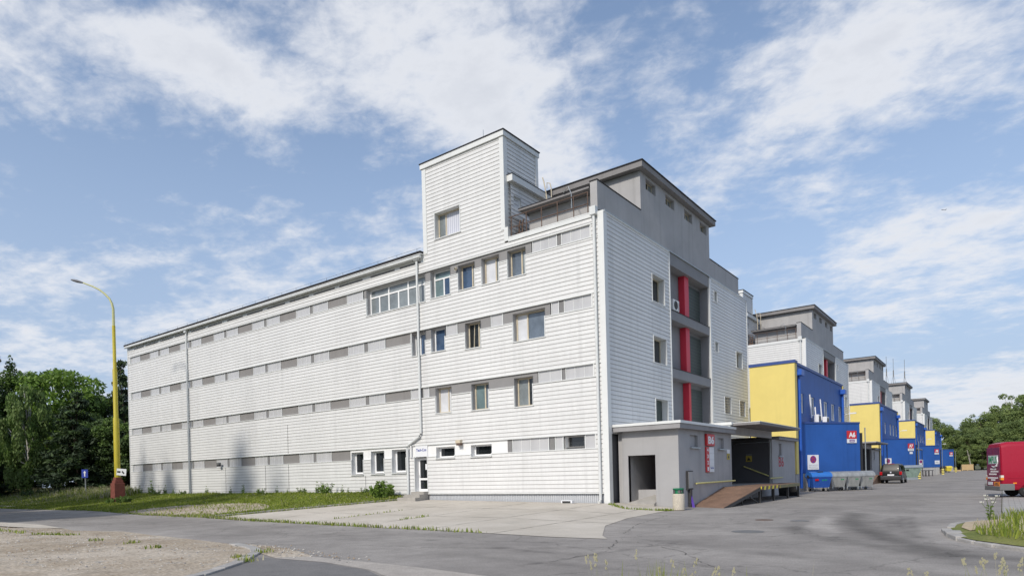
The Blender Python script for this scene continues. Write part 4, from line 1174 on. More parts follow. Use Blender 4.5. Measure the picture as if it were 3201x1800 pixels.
for i in range(5):
    m = MB(); m.box(-1.5 + i * .72, -1.42 + i * .72, -.45, -.37, 0, 1.0); m.box(-1.5 + i * .72, -1.42 + i * .72, .37, .45, 0, 1.0); m.build('leg', 'dark_metal', t)
m = MB(); m.box(-.7, .7, -.5, .5, 0, 1.0); o = m.build('concrete_block', 'concrete_plinth'); o.location = (5.2, 104.3, -.3); o.rotation_euler.z = R(54); tag(o, 'pale concrete block left of the metal rack', 'block')
for i, (x, y, w, l) in enumerate(((4.2, 196.0, 1.5, 'stacked wooden crate at the wood edge just right of the last dock room'), (8.8, 212.0, 1.5, 'wooden crate standing alone before the wood, left of the red van'))):
    t = thing('wooden_crate', l, 'crate', (x, y, -.3), R(8), 'wooden crates before the wood', local=True)
    m = MB()
    for k in range(5): m.box(-w, w, -.9, -.86, .18 + k * .36, .18 + k * .36 + .31); m.box(-w, -w + .04, -.9, .9, .18 + k * .36, .18 + k * .36 + .31); m.box(w - .04, w, -.9, .9, .18 + k * .36, .18 + k * .36 + .31)
    m.box(-w + .05, w - .05, -.85, .85, .2, 1.9); m.build('side', 'wood', t)
    m = MB()
    for k in (-1, 0, 1): m.box(k * w * .9 - .1, k * w * .9 + .1, -.92, .92, 0, .17)
    m.build('skid', 'wood', t)
m = MB(); m.box(-1.6, 1.6, -.8, .8, 0, .12); m.box(-1.6, 1.6, -.8, -.6, .12, .3); m.box(-1.6, 1.6, .6, .8, .12, .3); m.box(-1.6, 1.6, -.8, .8, .3, .38)
o = m.build('pallet', 'wood'); o.location = (6.2, 198, -.3); tag(o, 'flat wooden pallet lying right of the stacked crate', 'pallet')

def loft(m, secs, mi=0, n=5):
    """secs: (x, half width bottom, half width top, z bottom, z top, corner radius)"""
    rings = []
    for x, w0, w1, z0, z1, r in secs:
        pts = []
        zb = z0 + (z1 - z0) * .42
        half = [(w0 * .93, z0), (w0, z0 + r * .4), (w0, zb)]
        for i in range(n + 1):
            a = math.pi / 2 * i / n
            half.append((w1 - r + r * math.cos(a), z1 - r + r * math.sin(a)))
        pts = half + [(-y, z) for y, z in reversed(half)]
        i0 = len(m.v); m.v += [(x, y, z) for y, z in pts]; rings.append((i0, len(pts)))
    for (A, k), (B_, _) in zip(rings, rings[1:]):
        for i in range(k):
            j = (i + 1) % k
            m.f.append((A + i, A + j, B_ + j, B_ + i)); m.m.append(mi)
    A, k = rings[0]; m.f.append(tuple(A + i for i in range(k))); m.m.append(mi)
    A, k = rings[-1]; m.f.append(tuple(A + i for i in range(k))); m.m.append(mi)

# dark people carrier seen from behind; local x forward, y left
t = thing('people_carrier', 'dark grey people carrier parked with its tail to the camera', 'car', (7.25, 53.4, -.3), R(90), local=True)
m = MB()
loft(m, [(.0, 1.02, .88, .52, 1.30, .14), (.06, 1.09, .92, .40, 1.62, .2), (.35, 1.10, .90, .36, 2.20, .22), (.7, 1.10, .90, .34, 2.27, .22), (3.6, 1.10, .88, .34, 2.25, .24),
         (4.35, 1.10, .80, .34, 1.60, .3), (5.3, 1.06, .86, .36, 1.28, .25), (5.6, .95, .75, .42, 1.0, .2)])
m.build('body', 'car_grey', t, smooth=True)
m = MB(); m.face([(.03, -.80, 1.40), (.03, .80, 1.40), (.30, .74, 2.08), (.30, -.74, 2.08)]); g = m.build('rear_window', 'glass_sky', t, fix=False)
m = MB()
for s in (-1, 1):
    for p, q in ((.55, 1.8), (1.9, 3.1), (3.2, 3.9)):
        m.face([(p, s * 1.075, 1.36), (q, s * 1.075, 1.36), (q - (.35 if q > 3.5 else .03), s * .965, 2.05), (p + .05, s * .965, 2.05)])
m.build('side_window', 'glass_dark', t, fix=False)
for s in (-1, 1):
    m = MB(); m.box(-.01, .22, s * .98 - .14, s * .98 + .14, .98, 1.36); m.build('tail_light', 'tail_red', t, bevel=.03)
m = MB(); m.box(-.10, .3, -1.06, 1.06, .42, .82); m.build('bumper', 'plastic_dark', t, bevel=.06)
m = MB(); m.box(-.115, -.10, -1.02, 1.02, .80, .84); m.build('bumper_trim', 'chrome', t)
m = MB(); m.box(-.04, -.01, -.33, .33, .90, 1.06); m.build('number_plate', 'sign_white', t)
m = MB(); m.lathe([(.09, 0), (.09, .02)], n=16); b = m.build('emblem', 'chrome', t); b.location = (-.01, 0, 1.28); b.rotation_euler = (0, R(-80), 0)
m = MB(); m.box(-.03, 0, -.72, .72, .86, .89); m.build('handle_strip', 'chrome', t)
for x in (1.05, 4.55):
    for s in (-1, 1):
        m = MB(); m.wheel((x, s * .98, .38), (0, 1, 0), .38, .26); w = m.build('wheel', 'tyre', t, smooth=True)
        m = MB(); m.wheel((x, s * 1.08, .38), (0, 1, 0), .26, .10, n=14); m.build('rim', 'chrome', w)
for s in (-1, 1):
    m = MB(); m.box(3.75, 3.95, s * 1.28 - .14, s * 1.28 + .14, 1.35, 1.58); m.build('mirror', 'car_grey', t, bevel=.04)
m = MB(); m.tube([(.42, -.35, 2.25), (.40, .35, 2.25)], .03, 6); m.build('brake_light', 'tail_red', t)

# red delivery van at the right edge; local x forward, y left
t = thing('delivery_van', 'red high-roof delivery van with a green and white logo on its rear doors', 'van', (17.45, 15.2, -.3), R(19), local=True)
m = MB()
loft(m, [(0, 1.08, .95, .55, 3.05, .30), (.05, 1.13, 1.0, .48, 3.16, .30), (.4, 1.14, 1.01, .45, 3.25, .30), (4.6, 1.14, 1.0, .45, 3.25, .32), (5.2, 1.13, .92, .45, 2.7, .4), (5.9, 1.12, .92, .45, 1.75, .35), (6.6, 1.08, .9, .45, 1.45, .25), (6.8, .98, .8, .5, 1.2, .2)])
for v in range(len(m.v)): m.v[v] = (m.v[v][0], m.v[v][1] + 1.14, m.v[v][2])
m.build('body', 'van_red', t, smooth=True)
VR = lambda a, o, z: (-o, 1.14 - a, z) if False else (-o, 2.28 - a, z)        # rear face, a from the left edge as seen from behind
m = MB(); m.box(.16, 1.13, .0, .035, .62, 2.95, 0, VR); m.box(1.15, 2.12, .0, .035, .62, 2.95, 0, VR); m.build('rear_door', 'van_red_shaded', t, bevel=.03)
m = MB(); m.box(.42, 1.88, .036, .045, 1.98, 2.48, 0, VR); lg = m.build('logo_panel', 'sign_white', t)
text('logo_lettering', 'IMPUS', .46, 1.74, 2.0, 2.44, VR, .05, 'sticker_green', lg, .03)
m = MB(); m.tube([VR(1.8, .045, 2.4), VR(1.86, .045, 2.1), VR(1.7, .045, 1.86), VR(1.3, .045, 1.78), VR(.9, .045, 1.86)], [.03, .045, .06, .05, .01], 6); m.build('logo_swoosh', 'sign_white', lg)
for i, (p, q, z) in enumerate(((.7, 1.6, 1.62), (.75, 1.9, 1.48), (.5, 1.75, 1.32), (.3, 1.9, 1.10), (.8, 1.5, .98))):
    m = MB(); x = p
    while x < q - .1: m.box(x, x + .09, .036, .042, z, z + .09, 0, VR); x += .13
    m.build('lettering', 'text_white', t)
m = MB(); m.box(.35, 1.0, .036, .05, .72, .90, 0, VR); m.build('number_plate', 'sign_white', t)
m = MB(); m.box(1.25, 2.05, .036, .055, .64, .92, 0, VR); m.build('orange_plate', 'lens_orange', t)
m = MB(); m.box(1.35, 1.95, .056, .06, .72, .76, 0, VR); m.box(1.5, 1.8, .056, .06, .8, .84, 0, VR); m.build('lettering', 'text_black', t)
for a in (.0, 2.10):
    m = MB(); m.box(a - .02, a + .20, -.10, .045, 1.16, 1.30, 1, VR); m.box(a - .02, a + .20, -.10, .045, 1.02, 1.155, 0, VR); m.build('tail_light', ['lens_orange', 'lens_clear'], t, bevel=.01)
m = MB(); m.box(-.02, 2.30, -.05, .12, .40, .66, 0, VR); m.box(2.27, 2.32, -.62, .11, .42, .80, 0, VR); m.box(-.04, .01, -.62, .11, .42, .80, 0, VR); m.build('bumper', 'plastic_grey', t, bevel=.04)
for x in (1.25, 5.4):
    for y in (.13, 2.15):
        m = MB(); m.wheel((x, y, .40), (0, 1, 0), .40, .26); w = m.build('wheel', 'tyre', t, smooth=True)
        m = MB(); m.wheel((x, y + (.11 if y > 1 else -.11), .40), (0, 1, 0), .2, .06, n=14); m.build('rim', 'plastic_grey', w)
m = MB()
for p, q in ((.5, 2.0), (2.2, 3.8)):
    for z0, z1 in ((1.55, 2.5),):
        for a, b, c, d in ((p, q, z0, z0 + .02), (p, q, z1 - .02, z1), (p, p + .03, z0, z1), (q - .03, q, z0, z1)): m.hexa([(a, -.014 + (c - 1.2) * .075, c), (b, -.014 + (c - 1.2) * .075, c), (a, .06 + (c - 1.2) * .075, c), (b, .06 + (c - 1.2) * .075, c), (a, -.014 + (d - 1.2) * .075, d), (b, -.014 + (d - 1.2) * .075, d), (a, .06 + (d - 1.2) * .075, d), (b, .06 + (d - 1.2) * .075, d)])
m.box(.3, 4.4, -.015, .02, 1.14, 1.19); m.box(.3, 5.8, -.015, .02, .72, .75)
m.build('side_moulding', 'van_red', t)
m = MB(); m.box(.55, .72, -.02, .02, .80, .87); m.build('side_marker', 'lens_orange', t)
m = MB(); m.face([(5.25, .10, 2.55), (5.25, 2.18, 2.55), (5.92, 2.15, 1.78), (5.92, .13, 1.78)]); m.face([(4.3, .02, 1.7), (5.3, .02, 1.7), (5.1, .1, 2.5), (4.3, .1, 2.5)]); m.build('cab_window', 'glass_dark', t, fix=False)

# ================================================================== lamp mast, traffic sign, bird
LX, LY, LZ = -46.4, -6.75, .0
t = thing('lamp_mast', 'tall yellow stepped lamp mast on a brick-red base left of the warehouse', 'street lamp', (LX, LY, LZ), 0, local=True)
m = MB(); m.hexa(ring(-.46, .46, -.46, .46, -.2) + ring(-.44, .44, -.44, .44, 1.9)); m.hexa(ring(-.36, .36, -.36, .36, 1.9) + ring(-.34, .34, -.34, .34, 2.15)); m.hexa(ring(-.28, .28, -.28, .28, 2.15) + ring(-.26, .26, -.26, .26, 2.42)); m.build('base_block', 'lamp_red', t, bevel=.04)
m = MB(); m.lathe([(.24, 2.4), (.24, 7.7), (.19, 7.85), (.19, 12.1), (.14, 12.25), (.135, 16.1)], n=16); m.build('shaft', 'lamp_yellow', t, smooth=True)
# arm reaches towards the road and to the left
ax = Vector((-.80, -.60, 0))
P = [(0, 16.1), (0, 17.6), (-.10, 18.1), (-.32, 18.55), (-.73, 19.0), (-1.2, 19.38), (-1.8, 19.7), (-2.75, 20.08)]
m = MB(); m.tube([tuple(ax * -p + Vector((0, 0, z))) for p, z in P], [.12, .11, .10, .09, .085, .08, .07, .06], 10); m.build('arm', 'lamp_cream', t, smooth=True)
m = MB(); q = ax * 2.75
d = (ax + Vector((0, 0, .28))).normalized(); e = Vector((-ax.y, ax.x, 0)); n_ = d.cross(e)
secs = [(-.1, .07, .06), (.15, .14, .10), (.5, .18, .13), (.85, .13, .10), (1.05, .05, .05)]
rings = []
for s, w, h in secs:
    i0 = len(m.v)
    for k in range(10):
        a = 2 * math.pi * k / 10
        m.v.append(tuple(q + Vector((0, 0, 20.08)) + d * s + e * w * math.cos(a) + n_ * h * math.sin(a)))
    rings.append(i0)
for A_, B_ in zip(rings, rings[1:]):
    for k in range(10):
        m.f.append((A_ + k, A_ + (k + 1) % 10, B_ + (k + 1) % 10, B_ + k)); m.m.append(0)
m.build('lamp_head', 'lamp_head', t, smooth=True)
m = MB(); m.box(-.16, .72, -.33, -.30, 2.62, 3.22)
p = m.build('notice_plate', 'sign_white', t); p.rotation_euler = (0, R(6), R(35))
m = MB(); m.box(-.1, .2, -.345, -.335, 2.85, 3.0); m.face([(.3, -.34, 2.95), (.5, -.34, 2.75), (.58, -.34, 2.85), (.38, -.34, 3.05)]); m.build('lettering', 'text_black', p)

t = thing('traffic_sign', 'small blue one-way sign with white arrow on a grey post in the tall grass', 'sign', (-66.3, -2.2, .3), R(37), local=True)
m = MB(); m.tube([(0, 0, 0), (0, 0, 3.3)], .07, 8); m.build('post', 'galvanised', t)
m = MB(); m.box(-.36, .36, -.12, -.08, 2.35, 3.3); m.build('plate', 'sign_blue', t)
m = MB(); m.face([(-.06, -.125, 2.5), (.06, -.125, 2.5), (.06, -.125, 2.9), (-.06, -.125, 2.9)]); m.face([(-.17, -.125, 2.9), (.17, -.125, 2.9), (0, -.125, 3.15)]); m.build('arrow', 'text_white', t, fix=False)

m = MB()
m.face([(0, 0, 0), (.22, .05, .02), (.30, 0, 0), (.22, -.05, -.02)]); m.face([(.1, 0, 0), (.2, 0, .02), (.02, .5, .16), (-.12, .55, .12)]); m.face([(.1, 0, 0), (.2, 0, .02), (.05, -.5, .20), (-.1, -.55, .16)])
m.lathe([(.01, -.02), (.05, 0), (.01, .03)], c=(.14, 0, 0), n=6)
o = m.build('bird', 'bird_dark', fix=False); o.location = (14.3, 28.0, 21.2); o.rotation_euler = (.3, -.2, .6); o.scale = (.55, .55, .55); tag(o, 'tiny dark bird flying in the open sky right of the warehouses', 'bird')
# ================================================================== ground
def lerp(a, b, t): return a + (b - a) * max(0., min(1., t))
def kerb_x(y): return -16.05 - 2.4 * max(0., min(1., (-y - .9) / 12.0))
def h_apron(x, y):
    pts = [(-16.5, .2), (0, .0), (3.6, -.28), (4.6, -.3)]
    top = pts[0][1]
    for (p, a), (q, b) in zip(pts, pts[1:]):
        if x >= p: top = lerp(a, b, (x - p) / (q - p))
    return lerp(-.3, top, (y + 13.8) / 13.8)
def h_lawn(x, y):
    z = -.3 + .9 * max(0., min(1., (y + 12.2) / 12.0))
    d = kerb_x(y) - x
    if d < 3.0 and y < .5: z = lerp(h_apron(x, y) + .04, z, d / 3.0)
    return z
def h_all(x, y):
    if y < -12.3 or x > 4.6: return -.3
    if x < kerb_x(min(y, 0)): return h_lawn(x, y)
    return h_apron(x, y)

def sheet(name, poly, mat, hf, lift, step, kind='structure', attr=None, extra=()):
    """a polygon of ground as a triangulated sheet following a height function"""
    edge = []
    n = len(poly)
    for i in range(n):
        a, b = poly[i], poly[(i + 1) % n]
        L = math.hypot(b[0] - a[0], b[1] - a[1]); k = max(1, min(60, int(L / (step * 1.5))))
        for j in range(k): edge.append((a[0] + (b[0] - a[0]) * j / k, a[1] + (b[1] - a[1]) * j / k))
    pts = [Vector(p) for p in edge]
    m = len(pts)
    def inside(x, y):
        r = False
        for i in range(n):
            (x0, y0), (x1, y1) = poly[i], poly[(i + 1) % n]
            if (y0 > y) != (y1 > y) and x < (x1 - x0) * (y - y0) / (y1 - y0) + x0: r = not r
        return r
    def grid(x0, x1, y0, y1, s):
        y = y0
        while y <= y1:
            x = x0
            while x <= x1:
                px, py = x + random.uniform(-.2, .2) * s, y + random.uniform(-.2, .2) * s
                if inside(px, py): pts.append(Vector((px, py)))
                x += s
            y += s
    xs = [p[0] for p in poly]; ys = [p[1] for p in poly]
    grid(max(min(xs), -90), min(max(xs), 60), max(min(ys), -45), min(max(ys), 45), step)
    for g in extra: grid(*g)
    v, e, f, *_ = delaunay_2d_cdt(pts, [(i, (i + 1) % m) for i in range(m)], [], 1, 1e-5)
    me = bpy.data.meshes.new(name)
    me.from_pydata([(p.x, p.y, hf(p.x, p.y) + lift) for p in v], [], [tuple(q) for q in f])
    me.materials.append(MT[mat] if isinstance(mat, str) else mat)
    for p in me.polygons:
        if p.normal.z < 0: p.flip()
        p.use_smooth = True
    if attr:
        at = me.attributes.new('stain', 'FLOAT', 'POINT')
        at.data.foreach_set('value', [attr(p.x, p.y) for p in v])
    o = bpy.data.objects.new(name, me); COL.objects.link(o)
    return tag(o, kind=kind)

def ground_mat(name, col, col2, fine, finescale, mid, midscale, bump, rough=.9, attr=False, cracks=0., col3=None):
    m = bpy.data.materials.new(name); N, L = nt(m); b = N['Principled BSDF']
    b.inputs['Roughness'].default_value = rough; b.inputs['Specular IOR Level'].default_value = .25
    ge = N.new('ShaderNodeNewGeometry')
    def noise(s, d=5, r=.6, vec=None):
        n = N.new('ShaderNodeTexNoise'); n.inputs['Scale'].default_value = s; n.inputs['Detail'].default_value = d; n.inputs['Roughness'].default_value = r
        L.new(vec or ge.outputs['Position'], n.inputs['Vector']); return n
    def ramp(sock, a, b_, lo=.3, hi=.7):
        r = N.new('ShaderNodeMapRange'); r.inputs['From Min'].default_value = lo; r.inputs['From Max'].default_value = hi
        r.inputs['To Min'].default_value = a; r.inputs['To Max'].default_value = b_; L.new(sock, r.inputs[0]); return r.outputs[0]
    def mul(a, b_):
        x = N.new('ShaderNodeMath'); x.operation = 'MULTIPLY'; L.new(a, x.inputs[0]); L.new(b_, x.inputs[1]); return x.outputs[0]
    big = ramp(noise(mid, 6).outputs[0], 0, 1, .38, .62)
    mx = N.new('ShaderNodeMix'); mx.data_type = 'RGBA'; mx.inputs['A'].default_value = (*col, 1); mx.inputs['B'].default_value = (*col2, 1); L.new(big, mx.inputs['Factor'])
    c = mx.outputs['Result']
    if col3:
        k = ramp(noise(midscale, 7, .7).outputs[0], 0, 1, .56, .68)
        m3 = N.new('ShaderNodeMix'); m3.data_type = 'RGBA'; L.new(c, m3.inputs['A']); m3.inputs['B'].default_value = (*col3, 1); L.new(k, m3.inputs['Factor']); c = m3.outputs['Result']
    f = ramp(noise(finescale, 3, .7).outputs[0], 1 - fine, 1 + fine)
    f = mul(f, ramp(noise(midscale, 5).outputs[0], 1 - fine * .5, 1 + fine * .5))
    if cracks:
        wp = N.new('ShaderNodeVectorMath'); wp.operation = 'SCALE'; wp.inputs['Scale'].default_value = 1.6
        L.new(noise(.8, 5).outputs['Color'], wp.inputs[0])
        ad = N.new('ShaderNodeVectorMath'); L.new(ge.outputs['Position'], ad.inputs[0]); L.new(wp.outputs[0], ad.inputs[1])
        vo = N.new('ShaderNodeTexVoronoi'); vo.feature = 'DISTANCE_TO_EDGE'; vo.inputs['Scale'].default_value = .17
        L.new(ad.outputs[0], vo.inputs['Vector'])
        f = mul(f, ramp(vo.outputs['Distance'], 1 - cracks, 1, .001, .0075))
    if attr:
        at = N.new('ShaderNodeAttribute'); at.attribute_name = 'stain'
        ad = N.new('ShaderNodeMath'); ad.operation = 'MULTIPLY_ADD'; L.new(noise(2.2, 6, .7).outputs[0], ad.inputs[0]); ad.inputs[1].default_value = 1.2; ad.inputs[2].default_value = .4
        f = mul(f, N.new('ShaderNodeMath').outputs[0]) if False else f
        am = mul(at.outputs['Fac'], ad.outputs[0])
        a1 = N.new('ShaderNodeMath'); a1.operation = 'ADD'; a1.inputs[1].default_value = 1; L.new(am, a1.inputs[0])
        f = mul(f, a1.outputs[0])
    vm = N.new('ShaderNodeVectorMath'); vm.operation = 'SCALE'; L.new(c, vm.inputs[0]); L.new(f, vm.inputs['Scale'])
    L.new(vm.outputs[0], b.inputs['Base Color'])
    if bump:
        bp = N.new('ShaderNodeBump'); bp.inputs['Strength'].default_value = bump; bp.inputs['Distance'].default_value = .03
        L.new(noise(finescale * .7, 4, .7).outputs[0], bp.inputs['Height']); L.new(bp.outputs[0], b.inputs['Normal'])
    MT[name] = m
ground_mat('asphalt', (.238, .221, .206), (.310, .289, .268), .26, 34, .22, 1.6, .35, attr=True, cracks=.26)
ground_mat('asphalt_dark', (.165, .160, .158), (.20, .193, .188), .16, 40, .4, 2.5, .4)
ground_mat('aggregate', (.36, .33, .30), (.43, .395, .355), .22, 30, .5, 3, .5)
ground_mat('concrete', (.46, .42, .36), (.56, .515, .45), .10, 26, .25, 1.1, .2, col3=(.41, .38, .33))
ground_mat('gravel', (.335, .275, .205), (.47, .41, .335), .42, 11, .35, 1.3, .9, col3=(.27, .25, .22))
ground_mat('turf', (.125, .160, .040), (.19, .20, .06), .25, 18, .3, 1.2, .8, col3=(.26, .23, .12))
ground_mat('earth', (.075, .085, .035), (.11, .11, .055), .25, 5, .06, .5, .5)
ground_mat('sand', (.50, .40, .27), (.44, .36, .25), .2, 20, .5, 2, .6)
m = bpy.data.materials.new('pavers'); N, L = nt(m); b = N['Principled BSDF']; b.inputs['Roughness'].default_value = .9
ge = N.new('ShaderNodeNewGeometry'); br = N.new('ShaderNodeTexBrick'); br.inputs['Scale'].default_value = 1; br.inputs['Brick Width'].default_value = .46; br.inputs['Row Height'].default_value = .23; br.inputs['Mortar Size'].default_value = .016
br.inputs['Color1'].default_value = (.34, .33, .31, 1); br.inputs['Color2'].default_value = (.40, .385, .36, 1); br.inputs['Mortar'].default_value = (.20, .19, .175, 1)
L.new(ge.outputs['Position'], br.inputs['Vector']); L.new(br.outputs['Color'], b.inputs['Base Color']); MT['pavers'] = m

# the wide base ground out to the horizon
g = MB()
xs = [-1500, -400, -200, -120, -90, -70, -60, -50, -40, -30, -22, -19, -17, -16, -10, 0, 4, 30, 80, 200, 500, 1500]
ys = [-1500, -300, -100, -60, -40, -30, -22, -16, -12.2, -9, -6, -3, 0, 6, 20, 60, 150, 260, 500, 1500]
for x0, x1 in zip(xs, xs[1:]):
    for y0, y1 in zip(ys, ys[1:]):
        q = [(x0, y0), (x1, y0), (x1, y1), (x0, y1)]
        g.face([(x, y, (h_lawn(x, y) if x < -19 else -.3) - .12) for x, y in q])
tag(g.build('ground', 'earth'), kind='structure')

ISL = [(19.6, -1.6), (18.2, -4.0), (17.2, -5.2), (16.75, -5.75), (16.42, -6.5), (16.2, -7.5), (16.2, -8.4), (16.42, -10.5), (16.62, -11.6), (16.95, -12.3), (17.3, -12.7), (17.7, -13.2), (18.4, -14.0), (19.6, -15.3), (22, -17.4), (26, -19.5)]
def dist_poly(x, y, P):
    best = 1e9
    for (x0, y0), (x1, y1) in zip(P, P[1:]):
        dx, dy = x1 - x0, y1 - y0
        s = max(0, min(1, ((x - x0) * dx + (y - y0) * dy) / (dx * dx + dy * dy)))
        best = min(best, math.hypot(x - x0 - dx * s, y - y0 - dy * s))
    return best
MARKS = [([(12.4, -1.0), (12.9, -5.5), (13.9, -9.0), (14.95, -11.8), (16.0, -13.6), (16.8, -14.85), (17.9, -15.2), (24, -18.5)], .5, -.44),
         ([(14.3, -2.4), (14.65, -6.8), (15.1, -9.1), (15.6, -11.0)], .16, -.30), ([(14.65, -2.6), (14.95, -6.2), (15.4, -9.4)], .10, -.30), ([(14.0, -3.2), (14.3, -6.6), (14.8, -9.2)], .10, -.22),
         ([(11.8, -9.0), (13.0, -11.2), (14.2, -13.0), (15.2, -13.8), (17, -16.2), (22, -19.2)], .6, -.34),
         ([(9.5, -14.5), (12, -15.8), (15, -17.2), (20, -20.5)], .35, -.16), ([(3, -19.6), (8, -19.9), (13, -20.2)], .25, -.14), ([(11.0, -3.5), (11.4, -7.0), (12.4, -10.2)], .4, -.2), ([(13.2, -2), (13.5, -5.5), (14.2, -8.2), (15.2, -11.6)], .7, -.10), ([(9.0, -13.4), (9.8, -6), (10.2, 1)], .05, -.25), ([(6.2, -9), (9, -8.2), (13, -8.0)], .04, -.22), ([(7, 3), (9, 12), (8.5, 26)], .06, -.2),
         ([(5.4, -17.85), (7.0, -18.2), (8.9, -18.45)], .07, -.35), ([(-2.5, -17.2), (1.5, -16.9), (5.4, -17.85)], .03, -.3),
         ([(8.9, -20.6), (9.6, -17.2), (10.2, -14.5)], .045, -.3), ([(-22, -16.6), (-9, -16.4), (-4, -16.8)], .03, -.35), ([(-38, -14.6), (-30, -14.2)], .06, -.25),
         ([(13.5, 2), (13.0, 30), (12.6, 100)], .7, -.10), ([(10.5, 2), (10.8, 30), (10.8, 100)], .7, -.08), ([(-60, -17.8), (-20, -17.6), (0, -17.9), (8, -18.6), (20, -21)], .6, -.09), ([(-60, -15), (-20, -15.2), (2, -16), (12, -14)], .6, -.07)]
LIGHT = [(11.9, -6.4), (11.55, -3.1), (12.1, -4.2), (12.8, -7.8), (13.4, -10.1), (13.6, -12.0), (12.2, -10.1)]
def stain(x, y):
    s = 0
    for P, w, k in MARKS:
        if x < min(p[0] for p in P) - 2 or x > max(p[0] for p in P) + 2: continue
        d = dist_poly(x, y, P) / w
        if d < 2.5: s += k * math.exp(-d * d)
    r = False
    for i in range(len(LIGHT)):
        (x0, y0), (x1, y1) = LIGHT[i], LIGHT[(i + 1) % len(LIGHT)]
        if (y0 > y) != (y1 > y) and x < (x1 - x0) * (y - y0) / (y1 - y0) + x0: r = not r
    if r: s += .22
    d = dist_poly(x, y, ISL) / .7
    if d < 2.5: s += +.20 * math.exp(-d * d)
    d = dist_poly(x, y, [(-60, -12.3), (-8, -13.9), (7.9, -14.8), (7.3, -13.9), (5.4, -10.4), (4.4, -6.6), (3.9, -1)]) / .6
    if d < 2.5: s += .12 * math.exp(-d * d)
    d = dist_poly(x, y, [(-60, -20), (-5, -20.8)]) / .9
    if d < 2.5: s += .22 * math.exp(-d * d)
    return s
flat0 = lambda x, y: -.3
APR_E = [(7.88, -14.74), (7.26, -13.91), (5.44, -10.43), (4.41, -6.62), (3.95, -1.69), (3.6, .9)]
FGR = [(-160, -20), (-28.9, -20.05), (-22.7, -19.86), (-16, -20.76), (-12.57, -20.12), (-7.4, -20.53), (-4.95, -20.86), (-2.52, -20.9), (-.86, -21.25), (.4, -21.82), (1.22, -22.4), (2.49, -23.58), (3.12, -24.39), (3.65, -25.12), (4.4, -27)]
road = [(-160, -12.2), (-59, -12.12), (-52.4, -12.1), (-47, -11.92), (-40, -11.68), (-36, -11.95), (-31.7, -12.5), (-26.7, -13.1), (-19.9, -13.0), (-14.9, -13.6), (-8.1, -13.85), (-2.4, -14.3), (.1, -14.35), (3.1, -14.6), (6, -14.88)] + APR_E + \
       [(3.5, .95), (3.5, 215), (17.42, 222), (17.42, -1.0)] + [p for p in ISL[1:-1]] + [(26, -19.6), (60, -27), (60, -31), (10, -30.5)] + list(reversed(FGR))
sheet('road', road, 'asphalt', lambda x, y: max(-.3, h_apron(x, y)) if (x < 8 and y > -15) else -.3, .0, 2.0, attr=stain, extra=[(7, 19, -20.5, 1.5, .22), (-8, 11, -22, -13, .4), (11, 25, -21, -14, .33), (8, 17, 2, 60, 1.2)])
apron = [(kerb_x(-12.9), -12.95), (-14.9, -13.6), (-8.1, -13.85), (-2.4, -14.3), (.1, -14.35), (3.1, -14.6), (6, -14.88)] + APR_E[:-1] + [(3.68, .6), (3.68, .85), (0.1, .85), (0.0, -.1), (-13.9, -.1), (-13.9, -1.3), (-15.95, -1.3)]
sheet('concrete_apron', apron, 'concrete', h_apron, .012, .8)
jm = MB()
for p, q in (((-8.8, -13.6), (-9.4, -.3)), ((-4.6, -14.1), (-5.0, -.3)), ((-.4, -14.3), (-.2, -.4)), ((3.3, -14.6), (2.6, -1.2)), ((-12.9, -13.6), (-13.6, -.4)), ((-17.9, -9.4), (7.0, -9.2)), ((-17.0, -5.0), (4.2, -4.7))):
    n = 30
    for i in range(n):
        a, b_ = [(p[0] + (q[0] - p[0]) * k / n, p[1] + (q[1] - p[1]) * k / n) for k in (i, i + 1)]
        d = Vector((b_[0] - a[0], b_[1] - a[1])).normalized(); w = .02 + .012 * math.sin(i * 1.7); nx, ny = -d.y * w, d.x * w
        jm.face([(x, y, h_apron(x, y) + .017) for x, y in ((a[0] + nx, a[1] + ny), (a[0] - nx, a[1] - ny), (b_[0] - nx, b_[1] - ny), (b_[0] + nx, b_[1] + ny))])
add('joint', (.20, .18, .14), .95, .3, 3)
tag(jm.build('apron_joint', 'joint', fix=False), kind='structure')
lawn = [(-160, -12.1), (-59, -12.0), (-47, -11.85), (-40, -11.6), (-36, -11.85), (-31.7, -12.4), (-26.7, -13.0), (-19.9, -12.95), (kerb_x(-12.9) - .06, -12.9), (kerb_x(-7) - .06, -7), (-16.11, -.9), (-16.11, -.35), (-59.7, -.35), (-60.2, 1.0), (-60.2, 30), (-160, 30)]
sheet('lawn', lawn, 'turf', h_lawn, .02, 1.2)
patch = [(-31.9, -12.5), (-33.2, -10.6), (-33.4, -9.5), (-32, -7.9), (-29.5, -6.9), (-27.3, -6.4), (-24.6, -6.3), (-22.4, -7), (-20.6, -7.9), (-19.6, -8.8), (-18.9, -10.5), (-18.9, -12.7), (-22, -12.9), (-26.7, -12.9)]
sheet('gravel_patch', patch, 'gravel', h_lawn, .035, .8)
sheet('gravel_lot', FGR + [(4.4, -34), (-160, -60)], 'gravel', lambda x, y: -.3 + .03 * math.sin(x * .9) * math.sin(y * 1.1), .03, 1.0)
sheet('concrete_slab', [(-160, -20.1), (-28, -20.15), (-22.8, -20.0), (-17.5, -20.6), (-20, -21.2), (-30, -21.9), (-160, -22.5)], 'concrete', lambda x, y: -.3, .06, 1.5)
sheet('pavement_strip', [(1.1, -22.0), (2.4, -21.75), (4.55, -21.84), (6.0, -21.85), (7.52, -21.96), (9.2, -22.15), (12, -22.6), (12, -23.6), (8.5, -23.6), (7.24, -23.1), (6.34, -22.7), (4.27, -22.35), (2.4, -22.45)], 'aggregate', lambda x, y: -.3, .008, .5)
